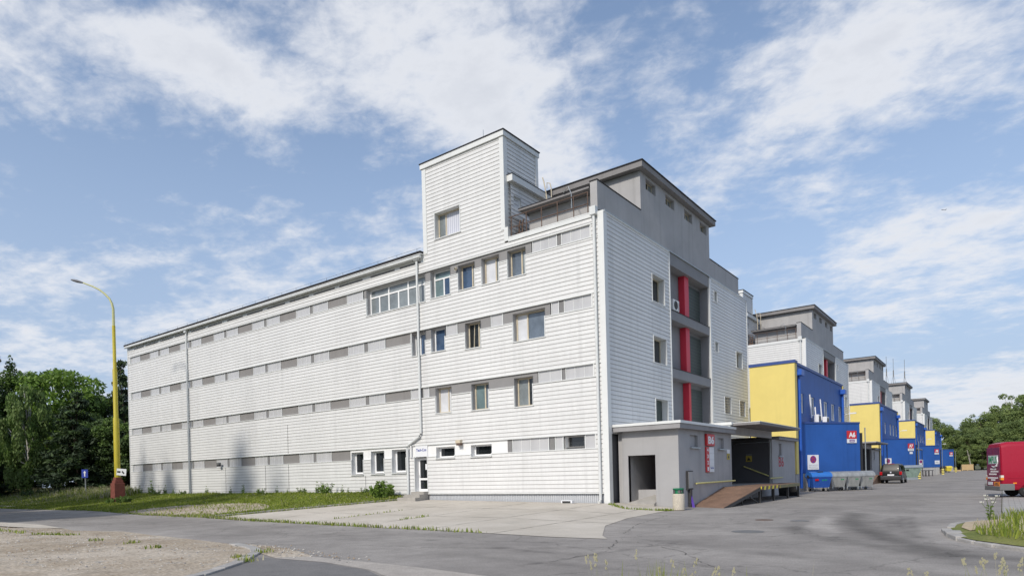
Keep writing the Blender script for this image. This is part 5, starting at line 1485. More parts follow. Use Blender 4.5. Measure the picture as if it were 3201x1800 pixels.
sheet('asphalt_patch', [(1.55, -22.55), (2.4, -22.5), (4.27, -22.4), (6.34, -22.75), (7.24, -23.2), (8.5, -23.7), (8.5, -27), (4.6, -27), (3.9, -25.2), (3.3, -24.4), (2.7, -23.6)], 'asphalt_dark', lambda x, y: -.3, .006, .5)
sheet('soil_strip', [(-2.4, -20.75), (-.8, -21.05), (.4, -21.4), (1.0, -22.0), (2.2, -22.4), (3.0, -21.75), (1.6, -21.2), (.2, -20.85), (-1.2, -20.6)], 'gravel', flat0, .010, .3)
sheet('paving', [(17.45, -1.0), (17.45, 80), (60, 80), (60, -1.4), (19.7, -1.6), (18.25, -3.95)], 'pavers', lambda x, y: -.3, .006, 4)
sheet('verge', ISL + [(60, -24), (60, -1.5)], 'turf', lambda x, y: -.3 + .16 * min(1, dist_poly(x, y, ISL) / 1.2), .10, .5)
sheet('sand_patch', [(16.5, -6.6), (16.9, -6.1), (17.5, -6.8), (17.6, -8.6), (17.2, -9.8), (16.75, -10.2), (16.5, -9)], 'sand', lambda x, y: -.3 + .16 * min(1, dist_poly(x, y, ISL) / 1.2), .12, .4)
# cracks in the asphalt
rc = random.Random(77); cm = MB()
for P in ([(-1.0, -20.4), (2.0, -19.2), (5.2, -18.6), (8.8, -16.9), (10.5, -15.4)], [(8.9, -15.0), (11.0, -16.6), (13.0, -19.5)], [(8.2, -14.5), (9.4, -17.5), (9.1, -20.5)], [(-36, -13.6), (-26, -15.0), (-16, -16.9)], [(-30, -19.2), (-18, -17.4), (-9, -16.2)], [(10.2, -12.6), (12.0, -12.2), (12.6, -10.4)], [(4.6, -9.4), (6.9, -9.0), (10.5, -7.2), (13.4, -7.0)], [(9.2, 2.0), (11.4, 4.5), (14.5, 5.0), (17.0, 8.0)], [(7.6, -13.2), (6.2, -9.2), (5.2, -4.0)]):
    pts = []
    for a, b_ in zip(P, P[1:]):
        n = int(math.hypot(b_[0] - a[0], b_[1] - a[1]) / .22) + 1
        for i in range(n): pts.append((a[0] + (b_[0] - a[0]) * i / n + rc.gauss(0, .035), a[1] + (b_[1] - a[1]) * i / n + rc.gauss(0, .035)))
    for a, b_ in zip(pts, pts[1:]):
        d = Vector((b_[0] - a[0], b_[1] - a[1])); L_ = d.length
        if L_ < 1e-4 or rc.random() < .12: continue
        d /= L_; w = rc.uniform(.004, .015); nx, ny = -d.y * w, d.x * w
        cm.face([(a[0] + nx, a[1] + ny, -.2935), (a[0] - nx, a[1] - ny, -.2935), (b_[0] - nx, b_[1] - ny, -.2935), (b_[0] + nx, b_[1] + ny, -.2935)])
add('crack', (.075, .07, .065), .95, .2, 5)
tag(cm.build('road_crack', 'crack', fix=False), kind='structure')
# loose stones on the gravel
pm = MB()
for _ in range(3200):
    if rc.random() < .95:
        x = rc.uniform(-26, 3.2); y = rc.uniform(-26.5, -20.6)
        if dist_poly(x, y, FGR[1:]) < .25 or y > -20.1 - .11 * max(0, x + 5): continue
    else: x = rc.uniform(-2, 5); y = -20.9 - .16 * max(0, x) + rc.gauss(0, .25)
    if x > 1.2 - (y + 22.4) * 0 and y < -22.3 and x > 1.2 + (-22.4 - y) * .95: continue
    r = .012 + .035 * rc.random() ** 3; z = -.262 if y < -20.8 and x < .3 else -.285
    a = rc.uniform(0, 6.28); c, s = math.cos(a) * r, math.sin(a) * r
    i0 = len(pm.v); pm.v += [(x + c, y + s, z), (x - s, y + c, z), (x - c, y - s, z), (x + s, y - c, z), (x + rc.gauss(0, .2) * r, y, z + r * rc.uniform(.5, .9))]
    mi = rc.randrange(3)
    for q in range(4): pm.f.append((i0 + q, i0 + (q + 1) % 4, i0 + 4)); pm.m.append(mi)
add('pebble_pale', (.50, .47, .42), .9, .2, 8); add('pebble_grey', (.26, .25, .24), .9, .2, 8); add('pebble_brown', (.30, .23, .16), .9, .2, 8)
tag(pm.build('pebbles', ['pebble_pale', 'pebble_grey', 'pebble_brown'], fix=False), kind='stuff')
# manhole covers
for i, (x, y, l) in enumerate(((10.9, -10.9, 'large round manhole cover in the asphalt, nearest of the three'), (9.95, -5.75, 'round manhole cover with reddish rim near the dock ramp'), (11.3, -5.9, 'dark manhole cover beside the pale asphalt patch'))):
    m = MB(); r = .50 if i == 0 else .34
    m.lathe([(r, 0), (r, .012), (r - .05, .014)], n=28); m.lathe([(r - .07, .0), (r - .07, .016)], n=28)
    o = m.build('manhole_cover', 'plastic_grey' if i != 1 else 'rail_rust'); o.location = (x, y, -.302); tag(o, l, 'manhole cover', 'manhole covers')

# kerbs
def kerb(name, P, w, h, hf, gap=.02, L=1.1, mat='kerb_stone', jitter=.012):
    m = MB(); pts = [Vector(p) for p in P]
    seg = []
    for a, b_ in zip(pts, pts[1:]):
        k = max(1, round((b_ - a).length / L))
        for j in range(k): seg.append((a.lerp(b_, j / k), a.lerp(b_, (j + 1) / k)))
    for a, b_ in seg:
        d = (b_ - a).normalized(); n = Vector((-d.y, d.x)); a2 = a + d * gap / 2; b2 = b_ - d * gap / 2
        dz = random.uniform(-jitter, jitter)
        base = [a2 - n * w / 2, b2 - n * w / 2, a2 + n * w / 2, b2 + n * w / 2]
        m.hexa([(p.x, p.y, hf(p.x, p.y) - .15) for p in base] + [(p.x, p.y, hf(p.x, p.y) + h + dz) for p in base])
    return tag(m.build(name, mat, bevel=.02), kind='structure')
flat = lambda x, y: -.3
kerb('lawn_kerb', [(-16.08, -1.0), (kerb_x(-7), -7), (kerb_x(-12.8), -12.8)], .16, .12, h_apron, L=1.0)
kerb('gravel_kerb', [(-2.3, -20.92), (-.86, -21.25), (.1, -21.62), (.75, -22.0), (1.3, -22.5), (2.49, -23.58), (3.12, -24.39), (3.65, -25.12), (4.4, -26.6)], .30, .06, flat, L=1.0)
kerb('verge_kerb', [(18.6, -3.2), (17.2, -5.2), (16.75, -5.75), (16.42, -6.5), (16.22, -7.5), (16.22, -8.6)], .2, .13, flat, L=.8)
kerb('verge_kerb', [(16.25, -8.7), (16.50, -10.6), (16.75, -11.5), (17.1, -12.2), (17.5, -12.8), (18.4, -13.8), (19.6, -15.1), (22, -17.1), (26, -19.3)], .55, .10, flat, L=.95, jitter=.03, gap=.05)
kerb('side_path_kerb', [(-80, -10.9), (-58.5, -11.2)], .35, .22, lambda x, y: -.28, L=1.5)
# ================================================================== vegetation
def leaf_mesh(name, clumps, n, size, mats, seed, droop=0.0, flat=.5, aspect=1.0):
    """many leaf-sized faces: clumps = (x, y, z, radius, vertical radius, material)"""
    rnd = random.Random(seed); V = []; F = []; MI = []
    tot = sum(c[3] ** 2 * c[4] for c in clumps)
    for cx, cy, cz, r, rv, mi in clumps:
        k = max(6, int(n * (r * r * rv) / tot))
        for _ in range(k):
            while True:
                a, b, c = rnd.uniform(-1, 1), rnd.uniform(-1, 1), rnd.uniform(-1, 1)
                q = a * a + b * b + c * c
                if q < 1 and rnd.random() < .25 + q: break
            p = Vector((cx + a * r, cy + b * r, cz + c * rv - droop * rnd.random() ** 2 * r))
            nrm = Vector((a * .6 + rnd.gauss(0, .55), b * .6 + rnd.gauss(0, .55), flat + rnd.gauss(0, .45))).normalized()
            t = nrm.cross(Vector((rnd.gauss(0, 1), rnd.gauss(0, 1), rnd.gauss(0, 1)))).normalized(); u = nrm.cross(t)
            s = size * rnd.uniform(.55, 1.35)
            if droop: t = (t * .4 + Vector((0, 0, -1))).normalized(); u = t.cross(nrm).normalized()
            i = len(V)
            V += [tuple(p - t * s * aspect), tuple(p + u * s * .5 + t * s * .1), tuple(p + t * s * aspect), tuple(p - u * s * .5)]
            F.append((i, i + 1, i + 2, i + 3)); MI.append(mi if rnd.random() < .8 else rnd.randrange(len(mats)))
    me = bpy.data.meshes.new(name); me.from_pydata(V, [], F)
    for m in mats: me.materials.append(MT[m])
    me.polygons.foreach_set('material_index', MI)
    return me

def trunk_mesh(name, H, r, limbs, seed, mat, lean=.02):
    rnd = random.Random(seed); m = MB()
    n = 7; path = [(rnd.gauss(0, lean) * i * H / n, rnd.gauss(0, lean) * i * H / n, H * i / n) for i in range(n + 1)]
    m.tube(path, [r * (1.25 if i == 0 else 1 - .88 * i / n) for i in range(n + 1)], 8)
    for (bx, by, bz, br) in limbs:
        k = min(n - 1, max(1, int(bz / H * n * .72))); s = Vector(path[k]); e = Vector((bx, by, bz))
        mid = s.lerp(e, .5) + Vector((0, 0, -.06 * (e - s).length))
        m.tube([s, mid, e], [br, br * .65, br * .25], 5)
    me = bpy.data.meshes.new(name); me.from_pydata(m.v, [], m.f); me.materials.append(MT[mat])
    me.polygons.foreach_set('use_smooth', [True] * len(me.polygons))
    return me

def clump_crown(H, zc, rx, rz, n, r, seed, nm, bottom=.25, fill=.55):
    rnd = random.Random(seed); out = []
    for i in range(n):
        a = rnd.uniform(0, 6.283); c = rnd.uniform(-1, 1); s = math.sqrt(1 - c * c); d = rnd.uniform(fill, 1.0) ** .6
        x, y, z = rx * s * math.cos(a) * d, rx * s * math.sin(a) * d, zc + rz * c * d
        if z < H * bottom: z = H * bottom + rnd.uniform(0, .1) * H
        rr = r * rnd.uniform(.55, 1.35)
        out.append((x, y, z, rr, rr * .72, rnd.randrange(nm)))
    return out

TREES = {}
def make_kind(k, seed):
    rnd = random.Random(seed)
    if k == 'broad':
        H = 16; cl = clump_crown(H, 9.4, 5.2, 6.0, 58, 1.5, seed, 3, .16); mats = ['leaf_bright', 'leaf_mid', 'leaf_bright']; n, s = 15000, .26
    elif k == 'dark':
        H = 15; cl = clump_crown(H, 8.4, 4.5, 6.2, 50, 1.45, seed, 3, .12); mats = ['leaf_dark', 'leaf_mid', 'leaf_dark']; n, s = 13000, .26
    elif k == 'poplar':
        H = 23; cl = []
        for j, (ox, oy, top) in enumerate(((0, 0, 23), (1.9, .4, 20.5), (-1.6, .8, 19.5), (.6, -1.7, 18.0), (3.0, -.6, 15.5), (-2.8, -.4, 15))):
            z = 3.5
            while z < top:
                w = 1.5 * min(1, (top - z) / 5 + .22)
                cl.append((ox * (.4 + .6 * min(1, z / 12)) + rnd.gauss(0, .45), oy + rnd.gauss(0, .45), z, w * rnd.uniform(.5, 1.0), w * 1.1, rnd.randrange(3))); z += rnd.uniform(.9, 1.5)
        mats = ['leaf_dark', 'leaf_mid', 'leaf_dark']; n, s = 30000, .24
    elif k == 'birch':
        H = 15; cl = []
        for i in range(62):
            z = rnd.uniform(3.2, 14.6); rad = 3.6 * math.sin(math.pi * min(1, (15.4 - z) / 13)) ** .7; a = rnd.uniform(0, 6.283); d = rnd.uniform(.25, 1)
            r = rnd.uniform(.5, .95); cl.append((rad * d * math.cos(a), rad * d * math.sin(a), z - d * 1.2, r * .8, r * 1.7, rnd.randrange(3)))
        mats = ['leaf_birch', 'leaf_mid', 'leaf_birch']; n, s = 14000, .21
    elif k in ('pine', 'spruce'):
        H = 14.5 if k == 'pine' else 17; cl = []; z = 1.2
        while z < H:
            f = 1 - z / H; R0 = (4.6 if k == 'pine' else 3.6) * f ** .75 + .25; m = int(5 + 8 * f)
            for i in range(m):
                a = rnd.uniform(0, 6.283); L = R0 * rnd.uniform(.75, 1.15)
                for q in (.35, .68, 1.0): cl.append((L * q * math.cos(a), L * q * math.sin(a), z - L * q * .18 + rnd.gauss(0, .15), .30 + .38 * f + .12, .24 + .12 * f, rnd.randrange(3)))
            z += .75 if k == 'pine' else .85
        mats = ['leaf_needle', 'leaf_needle', 'leaf_dark']; n, s = 15000, .21
    elif k == 'far':
        H = 18; cl = clump_crown(H, 10, 5.6, 8.6, 100, 1.45, seed, 3, .07, .4); mats = ['leaf_far', 'leaf_far_light', 'leaf_far_dark']; n, s = 17000, .27
    elif k == 'fardark':
        H = 19; cl = clump_crown(H, 10.5, 4.6, 8.8, 90, 1.35, seed, 3, .06, .4); mats = ['leaf_far_dark', 'leaf_far', 'leaf_far_dark']; n, s = 16000, .27
    elif k == 'sparse':
        H = 21; cl = clump_crown(H, 13.5, 4.4, 7.6, 34, 1.25, seed, 3, .25, .7); mats = ['leaf_far', 'leaf_far_dark', 'leaf_far']; n, s = 6500, .28
    lm = leaf_mesh('crown', cl, n, s, mats, seed, droop=1.6 if k == 'birch' else 0, aspect=1.0 if k not in ('pine', 'spruce') else 1.5)
    limbs = [(c[0] * .8, c[1] * .8, c[2], .05 + .004 * H) for c in cl[:: max(1, len(cl) // 16)] if c[2] > 2.5]
    tm = trunk_mesh('trunk', H * .93, .016 * H * (.6 if k == 'birch' else 1) + .05, limbs, seed, 'bark_birch' if k in ('birch', 'sparse') else 'bark')
    TREES[(k, seed)] = (tm, lm, H)

def tree(kind, seed, loc, height, label, group=None, rz=0.0, wide=1.0):
    if (kind, seed) not in TREES: make_kind(kind, seed)
    tm, lm, H = TREES[(kind, seed)]
    names = {'broad': 'broadleaf_tree', 'dark': 'broadleaf_tree', 'poplar': 'poplar_tree', 'birch': 'birch_tree', 'pine': 'pine_tree', 'spruce': 'spruce_tree', 'far': 'broadleaf_tree', 'fardark': 'broadleaf_tree', 'sparse': 'broadleaf_tree'}
    o = bpy.data.objects.new(names[kind], None); COL.objects.link(o); o.location = loc; o.rotation_euler.z = rz
    s = height / H; o.scale = (s * wide, s * wide, s); tag(o, label, 'tree', group)
    for n, me in (('trunk', tm), ('crown', lm)):
        c = bpy.data.objects.new(n, me); COL.objects.link(c); c.parent = o
    return o

# wood left of the warehouse
tree('poplar', 1, (-96.8, -2.6, .5), 22.6, 'tall dark poplar-like tree at the left edge, highest of the left wood', rz=.9, wide=.92)
tree('birch', 2, (-84.5, -2.2, .5), 14.8, 'weeping birch with pale trunk in front of the left wood', rz=1.0)
tree('broad', 3, (-96.0, 4.5, .6), 19.2, 'broad bright green tree in the middle of the left wood', rz=.3, wide=1.02)
tree('pine', 4, (-79.5, 1.6, .6), 13.6, 'dense dark pine behind the blue one-way sign', rz=.0, wide=1.12)
tree('spruce', 5, (-91.0, 12.0, .6), 20.5, 'tall slender spruce peeping out behind the yellow lamp mast', rz=2.0, wide=.8)
tree('pine', 6, (-91.5, -6.2, .4), 12.2, 'dark conifer under the poplar at the left edge', rz=2.2, wide=1.1)
tree('spruce', 5, (-83.0, 13.5, .6), 18.2, 'spruce just left of the warehouse end, behind the lamp mast', rz=.9, wide=.95)
LG = 'trees filling the left wood'
LL = 'dark tree standing in the shade deep inside the left wood'
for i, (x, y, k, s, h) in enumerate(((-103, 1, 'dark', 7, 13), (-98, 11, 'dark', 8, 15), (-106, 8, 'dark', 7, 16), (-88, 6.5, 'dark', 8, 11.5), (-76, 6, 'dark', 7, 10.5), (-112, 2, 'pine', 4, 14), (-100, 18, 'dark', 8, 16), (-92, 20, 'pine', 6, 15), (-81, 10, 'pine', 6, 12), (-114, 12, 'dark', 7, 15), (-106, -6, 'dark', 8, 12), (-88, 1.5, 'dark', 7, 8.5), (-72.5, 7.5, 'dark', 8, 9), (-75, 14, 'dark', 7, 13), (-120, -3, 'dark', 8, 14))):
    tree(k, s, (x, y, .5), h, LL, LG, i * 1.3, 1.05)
# trees beyond the road on the left, out of frame: their shade lies on the road and the facade foot
for i, (x, y, k, s, h, w) in enumerate(((-55.8, -21, 'poplar', 1, 22.5, .85), (-50.6, -22.5, 'poplar', 1, 22.6, .9), (-64.0, -19.5, 'dark', 7, 14, 1), (-36.4, -27.5, 'spruce', 5, 27.0, 1.05), (-75, -19, 'dark', 8, 15, 1.1), (-31.0, -30.5, 'spruce', 5, 27.0, .6), (-43, -24.5, 'dark', 7, 13, .8), (-84, -18, 'broad', 3, 15, 1))):
    tree(k, s, (x, y, -.2), h, 'tree across the road on the left, standing beyond the picture edge', 'trees across the road', i * .9, w)
# wood beyond the far end of the yard
RW = [(-1.5, 238, 'far', 21, 17.5, 'bright leafy tree rising right behind the farthest warehouse'), (3.0, 252, 'fardark', 22, 15.5, 'dark slender tree right of the farthest dock room'),
      (7.0, 258, 'fardark', 22, 17.5, 'dark pointed tree left of the leaning pale trunk'), (11.5, 262, 'far', 23, 20.5, 'wide tree with pale bare branches in the middle of the right wood'),
      (16.4, 268, 'far', 24, 21.5, 'rounded green tree left of the tall sparse one'), (20.5, 266, 'sparse', 25, 27.5, 'tall sparse tree sticking out above the right wood'),
      (27.0, 258, 'far', 23, 26.5, 'huge tree above the red van at the right edge'), (23.6, 256, 'sparse', 25, 22.5, 'thin tree between the sparse one and the huge one')]
for i, (x, y, k, s, h, l) in enumerate(RW): tree(k, s, (x, y, -.3), h, l, None, i * 1.1, 1.0 if k != 'fardark' else .8)
RG = 'trees filling the right wood'
for i, (x, y, k, s, h) in enumerate(((-6, 262, 'fardark', 22, 13), (0, 232, 'far', 24, 9), (5, 246, 'fardark', 22, 10), (9.5, 246, 'far', 21, 13.5), (14, 250, 'fardark', 22, 15), (18.5, 248, 'far', 24, 15.5), (22.5, 246, 'fardark', 22, 17), (26, 244, 'far', 23, 17), (30.5, 248, 'far', 21, 21), (35, 256, 'far', 24, 23), (4, 275, 'far', 24, 15), (13, 280, 'fardark', 22, 19), (32, 238, 'fardark', 22, 17), (38, 244, 'far', 23, 20), (6.8, 238, 'far', 24, 8.5), (12, 240, 'far', 21, 9.5), (17, 240, 'far', 24, 10), (29, 268, 'far', 21, 21), (44, 250, 'fardark', 22, 22), (21.5, 239, 'far', 21, 10.5))):
    tree(k, s, (x, y, -.3), h, 'green tree standing inside the dense wood beyond the yard', RG, i * 1.7, 1.1)
m = MB()
m.tube([(9.2, 236, -.3), (8.5, 236, 3.6), (8.0, 236.4, 6.5)], [.26, .2, .1], 6); m.tube([(8.5, 236, 3.6), (8.9, 236, 5.2)], [.1, .05], 5)
o = m.build('dead_trunk', 'bark_grey', smooth=True); solo(o, 'pale leaning bare trunk beside the lone wooden crate', 'trunk')

# ---- grass
def blades(name, spots, mats, seed, lean=.35, w=.018, parent=None, heads=None, hs=.05):
    """spots: (x, y, z, height, material)"""
    rnd = random.Random(seed); V = []; F = []; MI = []
    for x, y, z, h, mi in spots:
        a = rnd.uniform(0, 6.283); dx, dy = math.cos(a), math.sin(a); l = h * lean * rnd.uniform(.2, 1.3); ww = w * rnd.uniform(.7, 1.4)
        b = rnd.uniform(0, 6.283); px, py = math.cos(b) * ww, math.sin(b) * ww
        i = len(V)
        V += [(x - px, y - py, z), (x + px, y + py, z), (x + dx * l * .35 + px * .7, y + dy * l * .35 + py * .7, z + h * .6), (x + dx * l * .35 - px * .7, y + dy * l * .35 - py * .7, z + h * .6), (x + dx * l, y + dy * l, z + h)]
        F += [(i, i + 1, i + 2, i + 3), (i + 3, i + 2, i + 4)]; MI += [mi, mi]
        if heads and rnd.random() < heads:
            t = Vector((x + dx * l, y + dy * l, z + h)); s = .02 + h * hs
            for q in range(7):
                c = t + Vector((rnd.gauss(0, .25 * s), rnd.gauss(0, .25 * s), rnd.uniform(-1.6, .8) * s)); j = len(V); e = .26 * s
                V += [tuple(c + Vector((e, 0, 0))), tuple(c + Vector((0, 0, e * 1.8))), tuple(c - Vector((e, 0, 0))), tuple(c - Vector((0, 0, e * 1.8)))]
                F.append((j, j + 1, j + 2, j + 3)); MI.append(len(mats) - 1)
    me = bpy.data.meshes.new(name); me.from_pydata(V, [], F)
    for m in mats: me.materials.append(MT[m])
    me.polygons.foreach_set('material_index', MI)
    o = bpy.data.objects.new(name, me); COL.objects.link(o)
    if parent: o.parent = parent
    return o
rnd = random.Random(5)
def inpoly(x, y, P):
    r = False
    for i in range(len(P)):
        (x0, y0), (x1, y1) = P[i], P[(i + 1) % len(P)]
        if (y0 > y) != (y1 > y) and x < (x1 - x0) * (y - y0) / (y1 - y0) + x0: r = not r
    return r
S = []
while len(S) < 62000:
    x = -16 - 46 * rnd.random() ** 1.3; y = rnd.uniform(-12.6, -.4)
    if not inpoly(x, y, lawn): continue
    if inpoly(x, y, patch) and rnd.random() > .04: continue
    n = math.sin(x * .7 + y * .4) * math.sin(y * 1.3 - x * .21)
    h = rnd.uniform(.08, .17) * (1 + .3 * n) * (1.5 if y > -1.4 else 1)
    mi = rnd.choices((0, 1, 2), (.55 - .15 * n, .5 + .2 * n, .05))[0]
    S.append((x, y, h_lawn(x, y) + .02, h, mi))
tag(blades('grass', S, ['grass_green', 'grass_lime', 'grass_dry'], 11, w=.03), kind='stuff')
S = []
for _ in range(26000):
    x = rnd.uniform(-105, -56); y = rnd.uniform(-11.8, 2.5 + (8 if x < -62 else -2.9))
    if x > -60.3 and y > -.4: continue
    t = 1 / (1 + math.exp(-(y + 4.5 + .05 * (x + 70)) * 1.2))
    S.append((x, y, h_lawn(x, y), rnd.uniform(.12, .3) + t * rnd.uniform(.2, .9), rnd.choices((0, 1, 2), (.6, .25, .15 + .35 * t))[0]))
tag(blades('meadow_grass', S, ['grass_green', 'grass_lime', 'grass_dry'], 12, w=.035, heads=.25), kind='stuff')
S = []
for _ in range(5200):                                    # growth along the road edge, the kerb and the gravel patch
    q = rnd.random()
    if q < .45:
        x = rnd.uniform(-32, 3); y = -12.6 - 1.9 * min(1, max(0, (x + 31.7) / 33)) + rnd.gauss(0, .09) + (.15 if x < -15 else 0)
        if rnd.random() < max(0, (x + 12) / 22): continue
    elif q < .70: y = rnd.uniform(-12.9, -1); x = kerb_x(y) + rnd.choice((-.16, .12)) + rnd.gauss(0, .06)
    elif q < .85: x = rnd.uniform(-23, -18); y = -12.4 + rnd.gauss(0, .5)
    else: x = rnd.uniform(-30, -20); y = -8.2 + rnd.gauss(0, 1.0)
    z = h_apron(x, y) if x > kerb_x(y) else h_lawn(x, y)
    S.append((x, y, z, rnd.uniform(.05, .2), rnd.choice((0, 0, 1, 2))))
for p, q in (((-8.9, -12), (-9.2, -7)), ((-4.7, -11.5), (-4.8, -9.5)), ((2.0, -2.0), (3.9, -1.3)), ((3.5, -1.6), (4.1, -1.0)), ((.3, -.5), (1.8, -1.9)), ((-16, -22.6), (-26, -22.2)), ((-12, -22.0), (-15, -22.6))):
    for _ in range(130 if p[0] > 0 or p[0] < -11 else 50):
        t = rnd.random(); x = p[0] + (q[0] - p[0]) * t + rnd.gauss(0, .08); y = p[1] + (q[1] - p[1]) * t + rnd.gauss(0, .08)
        S.append((x, y, h_all(x, y) if y > -15 else -.27, rnd.uniform(.05, .16), rnd.choice((0, 0, 1))))
for cx, cy in ((-8.5, -22.6), (-6.0, -22.4), (1.0, -21.9), (1.5, -22.9), (2.4, -23.3), (-3.5, -22.8)):
    for _ in range(40): S.append((cx + rnd.gauss(0, .14), cy + rnd.gauss(0, .12), -.27, rnd.uniform(.04, .14), rnd.choice((0, 1, 2))))
tag(blades('edge_grass', S, ['grass_green', 'grass_lime', 'grass_dry'], 13, w=.02), kind='stuff')
S = []
SAND = [(16.4, -6.4), (17.0, -6.0), (17.6, -6.9), (17.7, -8.6), (17.1, -9.9), (16.6, -10.2)]
for _ in range(11000):
    x = 16.3 + 9 * rnd.random() ** 1.4; y = rnd.uniform(-18, -3.2)
    if not inpoly(x, y, ISL + [(60, -24), (60, -1.5)]) or inpoly(x, y, SAND) or dist_poly(x, y, ISL) < .42: continue
    S.append((x, y, -.12, rnd.uniform(.14, .55) * min(1, .3 + dist_poly(x, y, ISL) / 2), rnd.choices((0, 1, 2), (.42, .38, .2))[0]))
tag(blades('verge_grass', S, ['grass_green', 'grass_lime', 'grass_dry'], 14, w=.018, heads=.04), kind='stuff')
t = thing('wild_carrot', 'tall white-flowered weed on the grassy verge beside the paving', 'plant', (17.15, -6.9, -.1), local=True)
m = MB(); M2 = MB()
for i in range(6):
    a = i * 1.1; d = .10 + .035 * i; z = .58 + .10 * (i % 3)
    m.tube([(0, 0, 0), (d * .3 * math.cos(a), d * .3 * math.sin(a), z * .6), (d * math.cos(a), d * math.sin(a), z)], .006, 4)
    for k in range(9):
        b = k * .7; M2.tube([(d * math.cos(a) + .07 * math.cos(b) * (k / 9), d * math.sin(a) + .07 * math.sin(b) * (k / 9), z), (d * math.cos(a) + .09 * math.cos(b) * (k / 9), d * math.sin(a) + .09 * math.sin(b) * (k / 9), z + .035)], .011, 4)
for i in range(26):
    a = rnd.uniform(0, 6.28); z = rnd.uniform(.05, .45); m.face([(0, 0, z), (.06 * math.cos(a), .06 * math.sin(a), z + .07), (.13 * math.cos(a), .13 * math.sin(a), z + .05), (.06 * math.cos(a + .3), .06 * math.sin(a + .3), z + .02)])
m.build('stem', 'weed_green', t, fix=False); M2.build('flower', 'flower_white', t)

def plant(name, loc, h, w, n, label, group=None, mats=('weed_green', 'leaf_bright'), cat='plant', seed=1, size=.09):
    o = bpy.data.objects.new(name, None); COL.objects.link(o); o.location = loc; tag(o, label, cat, group)
    r2 = random.Random(seed); st = MB(); cl = []
    for i in range(n):
        a = r2.uniform(0, 6.283); d = w * math.sqrt(r2.random()); hh = h * r2.uniform(.55, 1.0) * (1 - .35 * d / w)
        x, y = d * math.cos(a), d * math.sin(a)
        st.tube([(x * .4, y * .4, 0), (x * .8, y * .8, hh * .55), (x * 1.1, y * 1.1, hh)], [.014, .01, .006], 4)
        k = 5
        for j in range(1, k + 1): cl.append((x * (.4 + .7 * j / k), y * (.4 + .7 * j / k), hh * j / k * .97, .11 + .05 * r2.random(), .11, r2.randrange(len(mats))))
    s = st.build('stem', mats[0], None, fix=False); s.parent = o
    l = bpy.data.objects.new('foliage', leaf_mesh('foliage', cl, n * 60, size, list(mats), seed, flat=.3, aspect=1.2)); COL.objects.link(l); l.parent = o
    return o
plant('shrub', (-17.2, -1.4, .28), 1.35, .8, 52, 'bushy green shrub beside the concrete steps', cat='shrub', seed=3, size=.085, mats=('weed_green', 'leaf_bright', 'leaf_bright'))
WG2 = 'weeds along the foot of the long facade'
WL = 'thin green weed growing against the foot of the long white facade'
protos = [plant('weed', (-57.4, -.7, .58), 1.0, .45, 8, WL, WG2, seed=21, size=.06), plant('weed', (-53.4, -.7, .58), 1.6, .30, 6, WL, WG2, seed=22, size=.06), plant('weed', (-36, -.7, .58), 1.0, .12, 3, WL, WG2, seed=23, size=.045)]
for i, (x, s) in enumerate(((-58.9, .7), (-56.2, .7), (-54.4, .8), (-52.2, .8), (-50.4, .7), (-48.8, .8), (-47.1, .7), (-42.5, .6), (-40.6, .5), (-33.2, .8), (-31.0, .5), (-29.4, .6), (-27.6, .8), (-25.6, .7), (-25.0, 1.1), (-24.2, 1.2), (-22.5, .5), (-21.6, .6), (-19.8, .7), (-38, .5))):
    o = copy_tree(protos[i % 3]); o.location = (x, -.55 - .2 * rnd.random(), h_lawn(x, -.7) - .02); o.scale = (s, s, s); o.rotation_euler.z = i
plant('weed', (-43.6, -7.4, .0), .85, .55, 18, 'dark leafy weeds round the foot of the red lamp base', seed=31, mats=('weed_green', 'leaf_mid'), size=.11)
plant('weed', (-46.4, -7.2, .0), .75, .5, 14, 'dark leafy weeds left of the red lamp base', seed=32, mats=('weed_green', 'leaf_mid'), size=.11)

# tall grasses on the bank at the photographer's feet
yaw = .6466
Fv = Vector((-math.sin(yaw), math.cos(yaw), 0)); Rv = Vector((math.cos(yaw), math.sin(yaw), 0)); C0 = Vector((17.503, -32.196, 1.7))
def bank(px, d): return C0 + Fv * d + Rv * (px - 1600.5) / 2032.5 * d
TG = 'tall seeding grasses on the near bank'
for i, (lat, top, n, kind, l) in enumerate(((.007, .60, 2, 1, 'pair of thin dry grass stems, leftmost at the bottom edge'), (.121, .76, 4, 1, 'group of dry grass heads left of the green tuft'), (.172, .72, 7, 0, 'few upright green blades just left of the big green tuft'), (.228, .74, 60, 0, 'big green grass tuft at the bottom edge'), (.275, .70, 5, 1, 'dry plume grasses just right of the big green tuft'),
        (.305, .66, 6, 1, 'dry plume grasses a step right of the big green tuft'), (.321, .66, 3, 0, 'lone green spike grass near the bottom edge'), (.364, .64, 4, 0, 'green spike grass below the large manhole cover'), (.450, .74, 2, 1, 'two tall lone grass stems below the pale asphalt patch'), (.632, .60, 3, 1, 'low dry grasses below the dark tyre marks'), (.735, .68, 13, 1, 'dry seeding weeds in the bottom corner beside the stone kerb'), (.775, .62, 9, 1, 'dry seeding weeds in the last bottom corner'))):
    d = 7.5; c = C0 + Fv * d + Rv * lat * d
    t = thing('grass_tuft', l, 'grass tuft', (c.x, c.y, -.3), group=TG, local=True)
    S = []
    for k in range(n):
        S.append((rnd.gauss(0, .11 if kind else .13), rnd.gauss(0, .08), 0, (top + .3) * rnd.uniform(.78, 1.0), 1 if (kind and rnd.random() < .5) else 0))
    b = blades('blade', S, ['grass_lime', 'grass_dry', 'grass_dry'], 40 + i, lean=.14, w=.005 if kind else .009, heads=.8 if kind else .05, hs=.022); b.parent = t
bk = [(float(p.x), float(p.y)) for p in (C0 + Fv * 8.6 - Rv * 9, C0 + Fv * 8.6 + Rv * 10, C0 - Fv * 2 + Rv * 10, C0 - Fv * 2 - Rv * 9)]
